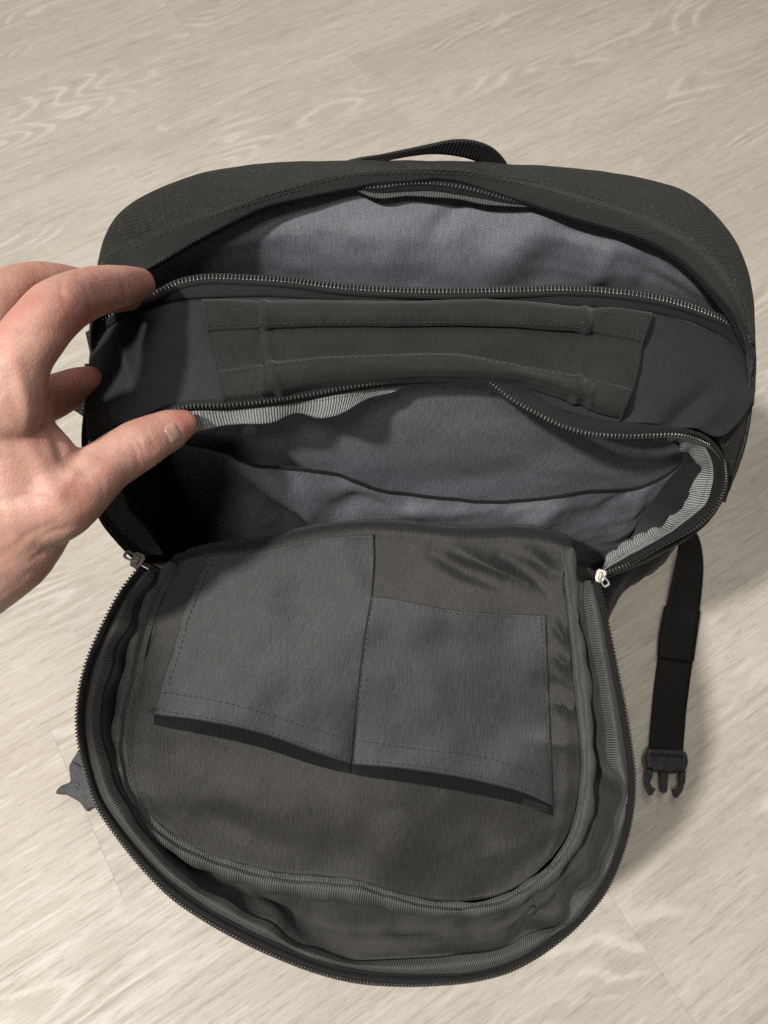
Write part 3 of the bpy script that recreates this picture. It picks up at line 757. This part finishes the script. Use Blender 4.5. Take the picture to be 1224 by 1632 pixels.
# -- right side pocket fabric and shell showing under the corner
g = across([curve([(1132, 694, .4585), (1147, 709, .4555), (1158, 734, .446), (1161, 752, .440), (1161, 772, .428), (1152, 800, .415)], 60), curve([(1160, 685, .462), (1168, 700, .458), (1170, 730, .447), (1168, 748, .440), (1164, 770, .430), (1154, 800, .414)], 60), curve([(1192, 656, .464), (1187, 690, .455), (1180, 715, .447), (1172, 742, .439), (1165, 770, .429), (1155, 801, .412)], 60)], 16)
sheet('side_panel', wrinkle(g, .001, .03, .03, 5), M['cordura'], bag, 0.001)

# -- front flap, folded down
zf = lambda o: (lambda a, b: z_flap(a, b) + o)
FZ = [(222, 903), (190, 945), (161, 1000), (139, 1051), (126, 1102), (122, 1149), (127, 1196), (137, 1238), (150, 1278), (178, 1322), (222, 1378), (271, 1428), (321, 1463), (379, 1496), (443, 1526), (507, 1550), (570, 1565), (639, 1570), (690, 1569), (753, 1563), (819, 1545), (885, 1505), (931, 1464), (967, 1418), (991, 1364), (1007, 1303), (1012, 1245), (1007, 1193), (998, 1134), (985, 1071), (973, 1012), (963, 968), (953, 927)]
FT = [(236, 908), (204, 949), (172, 1013), (152, 1062), (141, 1110), (137, 1149), (140, 1185), (148, 1225), (162, 1268), (190, 1312), (226, 1357), (266, 1397), (321, 1439), (379, 1472), (443, 1503), (510, 1531), (570, 1545), (639, 1551), (690, 1552), (753, 1550), (819, 1530), (875, 1497), (921, 1462), (955, 1415), (980, 1364), (997, 1298), (1001, 1245), (995, 1190), (985, 1130), (973, 1065), (962, 1005), (955, 970), (945, 932)]
FG = [(251, 908), (229, 941), (205, 987), (188, 1030), (180, 1062), (165, 1102), (160, 1140), (163, 1168), (173, 1208), (186, 1252), (208, 1297), (247, 1346), (286, 1389), (335, 1420), (394, 1454), (443, 1479), (487, 1510), (541, 1524), (615, 1531), (661, 1531), (733, 1521), (794, 1512), (845, 1491), (901, 1459), (916, 1430), (947, 1398), (967, 1359), (977, 1313), (989, 1280), (986, 1247), (969, 1206), (962, 1160), (952, 1095), (941, 1022), (931, 958), (928, 926)]
PO = [(267, 900), (237, 936), (220, 975), (203, 1021), (193, 1064), (182, 1115), (176, 1157), (180, 1213), (192, 1265), (212, 1305), (242, 1341), (296, 1376), (360, 1402), (419, 1420), (492, 1432), (566, 1438), (639, 1455), (690, 1464), (753, 1463), (814, 1451), (860, 1425), (906, 1379), (936, 1333), (949, 1277), (952, 1211), (950, 1160), (945, 1095), (937, 1046), (928, 983), (923, 924), (914, 878)]
PI = [(289, 900), (267, 936), (250, 979), (235, 1030), (227, 1072), (216, 1115), (207, 1157), (205, 1213), (216, 1258), (237, 1296), (263, 1322), (311, 1351), (375, 1374), (443, 1391), (517, 1397), (580, 1405), (639, 1425), (690, 1437), (743, 1439), (794, 1430), (840, 1405), (880, 1372), (906, 1331), (921, 1272), (926, 1211), (922, 1160), (915, 1095), (910, 1032), (903, 973), (898, 924), (892, 878)]
fz = curve(FZ, 320, z=zf(.022)); ft = curve(FT, 320, z=zf(.022)); fg = curve(FG, 320, z=zf(.017))
po = curve(PO, 320, z=zf(.007)); pi_ = curve(PI, 320, z=zf(.005))
zt = sheet('zipper', across([fz + np.array([0, 0, -.002]), fz, fz * .5 + ft * .5 + np.array([0, 0, .0015]), ft], 12), M['tape'], bag, 0.0012)
teeth(fz, ft, M['teeth'], zt, 0.0021, 0.0025, 0.0012, 0.0015, 0.36)
c4 = fz * .45 + ft * .55 + np.array([0, 0, .0022]); tube('zipper_cord', c4, .0012, .0010, M['tape'], zt, 8)
g = across([ft + np.array([0, 0, .0008]), ft * .5 + fg * .5 + np.array([0, 0, .004]), fg], 16)
kk = np.linspace(0, 1, 320)
tt = np.linspace(0.2, 1, 16)[:, None]
g = push(g, tt * 0.0020 * (np.sin(kk * 95 + 3 * np.sin(kk * 17)) * 0.6 + pn(kk * 31, kk * 0 + 1, 9) * 1.4)[None])
gt = sheet('binding_ribbon', g, M['flap_ribbon'], bag, 0.0008); rib_e, rib_m = g[-1].copy(), g[9].copy()
# gusset from the ribbon down under the piping
gi = crom(po * .5 + pi_ * .5, 320) + np.array([0, 0, -.013])
gm = fg * .5 + gi * .5
gx, gy, _ = proj(fg)
slot = np.zeros((320, 3)); slot[:, 2] = -0.028 * np.exp(-((gy - 1160) / 95) ** 4) * (gx > 800) - 0.012 * np.exp(-((gy - 1080) / 130) ** 4) * (gx < 300)
g = across([rib_m + np.array([0, 0, -.003]), rib_e + np.array([0, 0, -.0026]), rib_e * .75 + gi * .25 + np.array([0, 0, -.007]) + slot * .6, gm + np.array([0, 0, -.008]) + slot, gi + slot * .5], 46)
px, py = gpx(g)
h = fold(px, py, [(820, 1500), (860, 1440), (900, 1400)], 14, .005) + fold(px, py, [(480, 1500), (440, 1460), (400, 1430)], 14, .004) + fold(px, py, [(540, 1500), (660, 1495), (760, 1490)], 16, .003)
g[12:] = wrinkle(push(g, h), 0.0032, 0.05, 0.05, 81)[12:]
sheet('gusset', g, M['gusset'], bag, 0.001)
# flap outer shell under everything
cen = np.array([0.0, 0.06, 0.285])
u1 = fz + np.array([0, 0, -.004])
u2 = cen + (fz - cen) * .97; u2[:, 2] = [z_flap(*q) - .004 for q in zip(*proj(fz)[:2])]
u3 = cen + (fz - cen) * .82; u3[:, 2] = [z_flap(*q) - .026 for q in zip(*proj(fz)[:2])]
u4 = cen + (fz - cen) * .15; u4[:, 2] = .272
sheet('flap_shell', across([u1, u2, u3, u4], 30), M['cordura'], bag, 0.0015)
# piping: a bound seam around the flap panel
pc = po * .5 + pi_ * .5 + np.array([0, 0, .003])
half = np.linalg.norm(po - pi_, axis=1) / 2
sg = across([po + np.array([0, 0, -.005]), po * .8 + pi_ * .2 + np.array([0, 0, .0035]), po * .45 + pi_ * .55 + np.array([0, 0, .0045]), po * .22 + pi_ * .78 + np.array([0, 0, .0008]), pi_ + np.array([0, 0, .0005])], 22)
ww = (0.0006 * np.sin(kk * 160) + 0.0016 * pn(kk * 24, kk * 0, 15) + .001 * pn(kk * 70, kk * 0, 16))
sg = push(sg, np.ones((22, 1)) * ww[None])
pp = sheet('piping', sg, M['flap_ribbon'], bag, 0.0008)
stitches([[(a * .22 + c * .78, b * .22 + e * .78) for (a, b), (c, e) in zip(crom(PO, 70)[1:-1], crom(PI, 70)[1:-1])]], bvh_of(pp), M['thread_light'], pp, 0.0018, 0.0012, 0.0003)

# flap panel lining
HT = [(270, 903), (300, 891), (330, 884), (377, 880), (434, 871), (480, 858), (572, 846), (640, 846), (700, 852), (764, 855), (820, 853), (863, 856), (890, 864), (912, 870)]
zh = lambda a, b: z_flap(a, b) + .004
ht = curve(HT, 150, z=zh)
ip = [i for i in range(len(PI))]
Lc = curve([(270, 903)] + PI[1:11], 130, z=zf(.0052)); Bc = curve(PI[10:22], 150, z=zf(.0052)); Rc = curve([PI[21]] + PI[22:30] + [(912, 870)], 130, z=zf(.0052))[::-1]
ht2 = ht.copy()
Lc[0] = ht2[0]; Rc[0] = ht2[-1]
g = coons(ht2, Bc, Lc, Rc)
px, py = gpx(g)
h = fold(px, py, [(690, 880), (740, 908), (800, 930)], 12, -.0036) + fold(px, py, [(720, 875), (790, 908), (840, 928)], 12, .0036) + fold(px, py, [(800, 885), (850, 915), (885, 950)], 11, -.0034) + fold(px, py, [(840, 880), (880, 910)], 11, .0026) \
    + fold(px, py, [(880, 990), (905, 1030)], 9, .004) + fold(px, py, [(880, 1040), (912, 1075)], 9, .004) + fold(px, py, [(885, 1120), (915, 1140)], 9, .003) \
    + fold(px, py, [(700, 1280), (770, 1320), (785, 1370)], 40, -.0035) + fold(px, py, [(600, 1400), (640, 1340), (640, 1290)], 40, .003) \
    + fold(px, py, [(450, 862), (480, 920), (470, 990)], 80, -.003) + fold(px, py, [(560, 850), (600, 900), (590, 950)], 36, -.003)
h = h + fold(px, py, [(860, 1085), (912, 1110)], 10, -.0022) + fold(px, py, [(850, 1180), (915, 1190)], 12, .002) + fold(px, py, [(230, 1130), (262, 1118)], 9, .0018) + fold(px, py, [(330, 1240), (420, 1290), (540, 1300)], 40, .003) + fold(px, py, [(300, 1290), (400, 1340)], 26, -.0026)
g = wrinkle(push(g, h), 0.0034, 0.11, 0.09, 91)
dip = np.sin(np.linspace(0, np.pi, g.shape[0]))[:, None] ** .4 * np.sin(np.linspace(0, np.pi, g.shape[1]))[None] ** .4
g = push(g, -0.004 * dip)
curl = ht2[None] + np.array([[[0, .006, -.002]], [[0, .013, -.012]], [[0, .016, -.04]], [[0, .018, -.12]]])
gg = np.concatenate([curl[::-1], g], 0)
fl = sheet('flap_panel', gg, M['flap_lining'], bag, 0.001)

# organiser pocket on the flap: left half runs up to the hinge, right half starts lower
DIV = [(593, 949), (583, 1010), (573, 1090), (566, 1160), (561, 1218)]
LTOP = [(331, 887), (377, 884), (434, 876), (480, 864), (540, 855), (596, 852)]
DIVL = [(596, 852), (597, 900), (593, 949), (583, 1010), (573, 1090), (566, 1160), (561, 1218)]
LLEFT = [(331, 886), (314, 924), (292, 979), (275, 1038), (258, 1089), (244, 1139)]
LBOT = [(244, 1139), (335, 1151), (420, 1170), (505, 1200), (561, 1218)]
RTOP = [(593, 949), (658, 960), (731, 973), (805, 978), (870, 980)]
RRGT = [(870, 980), (874, 1080), (879, 1203), (881, 1284)]
RBOT = [(561, 1218), (633, 1224), (707, 1234), (780, 1249), (834, 1263), (881, 1284)]
fbv = bvh_of(fl)
def on_flap(px_, py_, lift):
    h = hit(fbv, px_, py_)
    p = np.array(h[0]) if h else PZ(px_, py_, z_flap(px_, py_))
    v = CAM - p
    return p + v / np.linalg.norm(v) * lift
def pocket(top, bot, left, right, name, bul):
    T, B, L, R = crom(top, 90), crom(bot, 90), crom(left, 90), crom(right, 90)
    z0 = lambda a: np.hstack([a, np.zeros((len(a), 1))])
    gp = coons(z0(T), z0(B), z0(L), z0(R))
    m, n = gp.shape[:2]
    gg = np.zeros((m, n, 3))
    for i in range(m):
        for j in range(n):
            v, u = i / (m - 1), j / (n - 1)
            lift = 0.0012 + bul * (v ** 2.2) * (math.sin(math.pi * u) ** 0.6 * 0.93 + 0.07)
            gg[i, j] = on_flap(gp[i, j, 0], gp[i, j, 1], lift)
    # even out what the panel's own creases pass on
    for _ in range(6):
        gg[1:-1, 1:-1] = (gg[:-2, 1:-1] + gg[2:, 1:-1] + gg[1:-1, :-2] + gg[1:-1, 2:]) / 4 * .5 + gg[1:-1, 1:-1] * .5
    gg = wrinkle(gg, 0.0017, 0.07, 0.09, len(name) + int(bul * 1e4))
    o = sheet(name, gg, M['pocket_lining'], bag, 0.0010)
    edge = gg[-1]
    c = [np.array(p) for p in edge]
    e2 = np.array([on_flap(*[q[0] for q in proj(p[None])[:2]], 0.0012) for p in edge])
    pxe, pye, _ = proj(edge)
    low = np.array([on_flap(a, b + 23 * (0.6 + 0.4 * math.sin(math.pi * min(max(k / 89, .02), .98)) ** .5), 0.0012) for k, (a, b) in enumerate(zip(pxe, pye))])
    sheet('pocket_hem', across([edge + np.array([0, .001, -.0008]), edge * .45 + low * .55 + np.array([0, 0, -.001]), low], 8), M['hem'], o, 0.0006)
    return o
p1 = pocket(LTOP, LBOT, LLEFT, DIVL, 'organiser_pocket', 0.0062)
p2 = pocket(RTOP, RBOT, DIV, RRGT, 'organiser_pocket', 0.0066)
bv = bvh_of(p1, p2, fl)
stitches([[(254, 1102), (335, 1115), (420, 1136), (505, 1164), (563, 1178)], [(248, 1131), (335, 1145), (420, 1164), (505, 1194), (558, 1212)], [(a + 10, b + 4) for a, b in LLEFT[:-1]]], bv, M['thread'], p1, .0024, .0012, .0003)
stitches([[(570, 1180), (683, 1196), (756, 1204), (815, 1219), (873, 1242)], [(563, 1212), (633, 1217), (707, 1227), (780, 1242), (834, 1256), (874, 1272)], [(a - 7, b + 2) for a, b in RRGT], [(a, b + 5) for a, b in RTOP[1:]], [(a + 2, b) for a, b in DIV]], bv, M['thread'], p2, .0024, .0012, .0003)
# small black label tab at the pocket corner
tb = [on_flap(a, b, .004) for a, b in ((836, 1272), (876, 1284), (874, 1293), (834, 1283))]
bm = bmesh.new(); prism(bm, tb, np.array([0, 0, -.003])); bm_obj('seam_tab', bm, M['tape'], bag, 0.0006)

# -- metal zip sliders
def slider(px_, py_, z_, ang, pull_ang, s=1.0):
    o = PZ(px_, py_, z_)
    n = CAM - o; n /= np.linalg.norm(n)
    ax = RGT * math.cos(ang) + UPV * math.sin(ang); ax = ax - n * (ax @ n); ax /= np.linalg.norm(ax); ay = np.cross(n, ax)
    bm = bmesh.new()
    shp = [(-5, -2.2), (-2, -3.6), (3, -3.8), (5, -2.4), (5, 2.4), (3, 3.8), (-2, 3.6), (-5, 2.2)]
    for lev in (1.6, -1.6):
        prism(bm, [o + (ax * a + ay * b) * .001 * s + n * lev * .001 for a, b in shp], n * .0012)
    prism(bm, [o + (ax * a + ay * b) * .001 * s - n * .0004 for a, b in ((1, -1.1), (4, -1.1), (4, 1.1), (1, 1.1))], n * .002)
    sl = bm_obj('zip_slider', bm, M['metal'], bag, 0.0004)
    bm = bmesh.new()
    prism(bm, [o + (ax * a + ay * b) * .001 * s + n * .0027 for a, b in ((-3, -.9), (3, -.9), (3, .9), (-3, .9))], n * .0014)
    bm_obj('slider_bridge', bm, M['metal'], sl, 0.0004)
    px2 = RGT * math.cos(pull_ang) + UPV * math.sin(pull_ang); px2 = px2 - n * (px2 @ n) * .6; px2 /= np.linalg.norm(px2); py2 = np.cross(n, px2); py2 /= np.linalg.norm(py2)
    bm = bmesh.new()
    ou = [(0, -2.3), (7, -2.9), (9, -2), (9, 2), (7, 2.9), (0, 2.3)]; inn = [(1.8, -1.1), (6.4, -1.5), (7.2, -1), (7.2, 1), (6.4, 1.5), (1.8, 1.1)]
    A = [bm.verts.new(tuple(o + (px2 * a + py2 * b) * .001 * s + n * .0036)) for a, b in ou]
    B = [bm.verts.new(tuple(o + (px2 * a + py2 * b) * .001 * s + n * .0036)) for a, b in inn]
    fs = [bm.faces.new((A[i], A[(i + 1) % 6], B[(i + 1) % 6], B[i])) for i in range(6)]
    r = bmesh.ops.extrude_face_region(bm, geom=fs)
    for v in [q for q in r['geom'] if isinstance(q, bmesh.types.BMVert)]: v.co -= Vector(n) * .0012
    bm_obj('pull_tab', bm, M['metal'], sl, 0.0003)
slider(957, 918, .392, math.radians(75), math.radians(-55), 0.8)
slider(219, 893, .411, math.radians(60), math.radians(150), 0.9)

# -- right hip belt: padded wing, webbing, side release buckle
wing_t = [(940, 905, .30), (1000, 868, .29), (1050, 845, .28), (1085, 835, .27)]
wing_b = [(955, 1010, .27), (978, 962, .27), (1000, 940, .268), (1020, 926, .266), (1044, 911, .262), (1062, 888, .260), (1068, 866, .258)]
wt, wb = curve(wing_t, 70), curve(wing_b, 70)
g = across([wt, wt * .5 + wb * .5 + np.array([.003, -.004, .012]), wb, wb + np.array([-.006, .012, -.012])], 24)
sheet('hip_belt_wing', wrinkle(g, .003, .04, .03, 95), M['navy'], bag, 0.002)
SLf = [(850, 830, .22), (960, 835, .17), (1050, 838, .10), (1082, 858, .05), (1078, 897, .026), (1063, 967, .012), (1052, 1034, .007), (1043, 1096, .006), (1035, 1196, .012)]
SRf = [(850, 770, .22), (965, 775, .17), (1070, 800, .10), (1107, 843, .055), (1119, 875, .030), (1121, 912, .018), (1115, 973, .010), (1104, 1056, .006), (1095, 1126, .006), (1089, 1199, .012)]
g = across([curve(SLf, 120), curve(SRf, 120)], 10)
st = sheet('hip_strap', wrinkle(g, .0015, .08, .06, 97), M['strap'], bag, 0.0022)
g = across([curve([(1060, 965, .0165), (1052, 1010, .013), (1049, 1046, .0105)], 40), curve([(1117, 974, .0150), (1112, 1010, .0115), (1106, 1054, .0105)], 40)], 8)
sheet('strap_keeper', g, M['strap'], st, 0.003)
def flat(pts, z_, th, name, mat, parent, bevel=.0012):
    bm = bmesh.new(); prism(bm, [PZ(a, b, z_) for a, b in pts], np.array([0, 0, -th])); return bm_obj(name, bm, mat, parent, bevel)
bk = flat([(1031, 1196), (1036, 1192), (1088, 1194), (1096, 1200), (1098, 1215), (1094, 1228), (1078, 1232), (1046, 1229), (1031, 1222), (1029, 1208)], .020, .013, 'buckle', M['plastic'], bag, .0025)
flat([(1036, 1199), (1090, 1202), (1090, 1206), (1036, 1203)], .0225, .004, 'buckle_bar', M['plastic'], bk, .0012)
flat([(1032, 1224), (1041, 1227), (1041, 1236), (1037, 1247), (1039, 1255), (1046, 1256), (1040, 1268), (1036, 1267), (1031, 1256), (1029, 1240)], .017, .007, 'prong', M['plastic'], bk, .001)
flat([(1094, 1228), (1085, 1230), (1083, 1240), (1085, 1250), (1081, 1257), (1073, 1256), (1076, 1270), (1080, 1272), (1088, 1261), (1093, 1245)], .017, .007, 'prong', M['plastic'], bk, .001)
flat([(1053, 1228), (1066, 1230), (1064, 1262), (1060, 1264), (1055, 1262)], .017, .007, 'prong', M['plastic'], bk, .001)

# -- left buckle half lying on the floor under the flap
lb = flat([(123, 1197), (113, 1213), (108.5, 1222), (110.5, 1233), (111.5, 1246), (103.5, 1249), (96, 1252), (90, 1258), (87, 1265), (104.5, 1266), (114, 1271), (126, 1278), (132, 1286), (138, 1294), (143, 1289), (150, 1286), (175, 1262), (168, 1205), (140, 1190)], .020, .009, 'buckle', M['plastic_grey'], bag, .002)
lb['label'] = 'grey plastic buckle half under the left edge'
flat([(117, 1246), (126, 1250), (125, 1253), (116, 1249)], .0212, .002, 'buckle_slot', M['plastic'], lb, .0002)
flat([(117, 1253), (124, 1257), (123, 1260), (116, 1256)], .0212, .002, 'buckle_slot', M['plastic'], lb, .0002)
flat([(113, 1216), (122, 1222), (140, 1235), (141, 1231), (124, 1219), (114, 1213)], .0225, .003, 'buckle_rib', M['plastic_grey'], lb, .0006)
g = across([curve([(128, 1196, .021), (150, 1150, .05), (190, 1080, .12)], 40), curve([(165, 1206, .021), (190, 1160, .05), (230, 1090, .12)], 40)], 8)
sheet('hip_strap', g, M['strap'], bag, .002)

# -- ring, webbing and knotted cord at the left side
ringc = curve([(151, 520, .455), (149.5, 535, .452), (147, 556, .448), (144.5, 578, .444)], 40)
tube('side_ring', ringc, .0011, .0011, M['metal'], bag, 10)
g = across([curve([(136, 530, .450), (141, 552, .446), (145, 572, .442)], 30), curve([(152, 520, .452), (150, 545, .448), (147, 575, .443)], 30)], 6)
sheet('side_webbing', g, M['webbing'], bag, .002)
tube('cord_pull', curve([(140, 580, .44), (142, 610, .435), (136, 630, .432), (128, 645, .430), (123, 655, .428)], 50), np.linspace(.0018, .0036, 50), np.linspace(.0018, .0036, 50), M['webbing'], bag, 12)
tube('cord_pull', curve([(143, 622, .434), (140, 640, .431), (137, 652, .430), (133, 661, .428)], 40), .0032, .0032, M['webbing'], bag, 12)

# ------------------------------------------------------------------ hand
def ball_chain(pts, sides=20, squash=1.0, world=False):
    """closed tube through (px, py, d, r_px); r in photo pixels at that depth"""
    p = crom(pts, max(8, int(len(pts) * 9)))
    if world: c, r = p[:, :3], p[:, 3]
    else: c = np.array([P(a, b, d) for a, b, d, r in p]); r = p[:, 3] * p[:, 2] / F
    t, s, nn = frames(c)
    nn = np.cross(t, s)
    V = []; rows = []
    rings = []
    for k in np.linspace(np.pi / 2, 0.15, 5)[:-1]: rings.append((c[0] - t[0] * r[0] * math.sin(k), s[0], nn[0], r[0] * math.cos(k) + 1e-5))
    for i in range(len(c)): rings.append((c[i], s[i], nn[i], r[i]))
    for k in np.linspace(0.15, np.pi / 2, 5)[1:]: rings.append((c[-1] + t[-1] * r[-1] * math.sin(k), s[-1], nn[-1], r[-1] * math.cos(k) + 1e-5))
    a = np.linspace(0, 2 * np.pi, sides, endpoint=False)
    for o, ss, n2, rr in rings:
        for q in a: V.append(o + ss * math.cos(q) * rr + n2 * math.sin(q) * rr * squash)
    m = len(rings); idx = np.arange(m * sides).reshape(m, sides); i2 = np.roll(idx, -1, 1)
    f = [tuple(q) for q in np.stack([idx[:-1], i2[:-1], i2[1:], idx[1:]], -1).reshape(-1, 4)]
    f.append(tuple(idx[0][::-1])); f.append(tuple(idx[-1]))
    return V, f
chains = [
    # index: tip on the zip, knuckle nearest the viewer
    [(226, 452, .388, 24), (200, 455, .376, 31), (165, 461, .361, 37), (125, 474, .344, 43), (95, 490, .330, 47), (60, 525, .318, 49), (28, 575, .313, 52), (5, 640, .315, 66)],
    # middle finger behind it
    [(205, 474, .398, 23), (165, 470, .388, 30), (120, 458, .372, 32), (60, 450, .352, 33), (10, 470, .338, 40), (-45, 530, .332, 52), (-80, 620, .336, 62)],
    # ring finger, tip against the side of the panel
    [(143, 606, .398, 24), (118, 616, .394, 30), (85, 632, .386, 35), (45, 650, .374, 37), (-10, 670, .36, 42), (-90, 690, .352, 55)],
    # thumb
    [(291, 676, .372, 25), (278, 681, .369, 31), (255, 692, .364, 36), (228, 706, .358, 41), (200, 722, .353, 42), (170, 742, .347, 44), (135, 770, .340, 52), (95, 795, .336, 66), (45, 805, .336, 82)],
    # web of the hand and heel
    [(20, 640, .325, 58), (18, 720, .331, 70), (38, 800, .337, 82), (0, 860, .346, 92), (-60, 900, .356, 98)],
    [(10, 600, .322, 54), (-30, 690, .326, 80), (-70, 790, .338, 98), (-120, 880, .355, 110), (-190, 950, .37, 110)],
    [(-70, 600, .338, 60), (-110, 700, .342, 80), (-150, 820, .352, 100), (-190, 920, .366, 112)],
    # forearm
    [(95, 770, .338, 52), (60, 730, .332, 58), (20, 700, .328, 66)],
]
V, Fc = [], []
wr = [tuple(P(a, b, d)) + (r * d / F,) for a, b, d, r in ((-60, 900, .352, 92), (-140, 945, .358, 94), (-230, 985, .36, 98))]
arm = wr + [(-.30, .06, .56, .031), (-.33, .03, .67, .035), (-.36, 0.0, .80, .040)]
for c in chains + [arm]:
    v, f = ball_chain(c, squash=0.92, world=c is arm)
    b = len(V); V += v; Fc += [tuple(b + i for i in q) for q in f]
tmp = mesh_obj('hand_tmp', V, Fc, None)
md = tmp.modifiers.new('r', 'REMESH'); md.mode = 'VOXEL'; md.voxel_size = 0.0013
md = tmp.modifiers.new('s', 'SMOOTH'); md.factor = 0.5; md.iterations = 14
dg = bpy.context.evaluated_depsgraph_get()
hm = bpy.data.meshes.new_from_object(tmp.evaluated_get(dg))
bpy.data.objects.remove(tmp)
n = len(hm.vertices)
co = np.empty(n * 3); hm.vertices.foreach_get('co', co); co = co.reshape(-1, 3)
no = np.empty(n * 3); hm.vertices.foreach_get('normal', no); no = no.reshape(-1, 3)
px, py, dd = proj(co)
face = np.clip(np.einsum('ij,ij->i', no, (CAM - co) / np.linalg.norm(CAM - co, axis=1)[:, None]) * 2, 0, 1)
h = np.zeros(n)
for ln, wd, am in [([(222, 684), (232, 700), (243, 722)], 3.0, -.0006), ([(230, 682), (240, 700), (250, 716)], 2.6, -.0005), ([(214, 690), (224, 708), (234, 730)], 3.0, -.0004), ([(206, 694), (214, 716), (222, 740)], 3.0, -.0004),
                   ([(226, 690), (237, 710)], 7, .0008), ([(140, 480), (146, 500), (140, 520)], 5, -.0008), ([(196, 455), (202, 475), (196, 490)], 4, -.0006), ([(100, 440), (96, 462), (104, 480)], 5, -.0004),
                   ([(84, 680), (100, 730), (140, 750)], 12, -.0015), ([(40, 700), (70, 760), (110, 820)], 16, .0014), ([(20, 560), (40, 640), (45, 700)], 14, .0012), ([(150, 720), (120, 750), (90, 790)], 10, .0008),
                   ([(60, 860), (90, 845), (120, 840)], 5, -.0006), ([(40, 900), (70, 880), (100, 870)], 5, -.0005), ([(10, 880), (50, 850), (90, 835)], 6, -.0005), ([(0, 800), (40, 790), (80, 800)], 8, -.0006)]:
    h += fold(px, py, ln, wd, am)
h *= face
h += 0.0007 * pn(co[:, 0] * 70, (co[:, 1] + co[:, 2]) * 70, 2) + 0.00014 * pn(co[:, 0] * 220, (co[:, 1] - co[:, 2]) * 220, 3)
co = co + no * h[:, None]
hm.vertices.foreach_set('co', co.ravel())
red = np.zeros(n)
for cx_, cy_, cr, am in ((300, 672, 42, .7), (238, 452, 48, .6), (150, 604, 46, .8), (232, 705, 30, .35), (110, 480, 50, .35), (20, 500, 60, .25), (110, 500, 30, .2), (120, 780, 60, .2), (150, 520, 60, .5), (90, 640, 50, .5)):
    red += am * np.exp(-((px - cx_) ** 2 + (py - cy_) ** 2) / cr ** 2)
ra = hm.attributes.new('redness', 'FLOAT', 'POINT'); ra.data.foreach_set('value', np.clip(red + .5 * pn(px / 40, py / 40, 4), 0, 1).astype(np.float32))
hm.polygons.foreach_set('use_smooth', [True] * len(hm.polygons))
hm.materials.clear(); hm.materials.append(M['skin'])
hm.name = 'person'
hand = bpy.data.objects.new('person', hm); COL.objects.link(hand)
hand['label'] = 'bare left hand and wrist pinching the zipped panel of the open backpack'
hand['category'] = 'person'
# thumb nail lying on the skin
hb = bvh_of(hand)
G = []
ca_, sa_ = math.cos(math.radians(28)), math.sin(math.radians(28))
for i in range(15):
    row = []
    for j in range(15):
        u, v = (i / 14 * 2 - 1), (j / 14 * 2 - 1)
        uu = u * math.sqrt(max(0, 1 - v * v * .5)); vv = v * math.sqrt(max(0, 1 - u * u * .5))
        a = 276 + (uu * 12) * ca_ - (-vv * 18) * sa_; b = 690 + (uu * 12) * sa_ * -1 + vv * 18 * ca_
        hh_ = hit(hb, a, b)
        if hh_ is None: row.append(row[-1] if row else P(a, b, .36)); continue
        p = np.array(hh_[0]); n_ = np.array(hh_[1])
        row.append(p + n_ * (0.0006 - 0.0010 * max(abs(uu), abs(vv)) ** 4))
    G.append(row)
sheet('thumb_nail', np.array(G), M['nail'], hand, 0.0006)
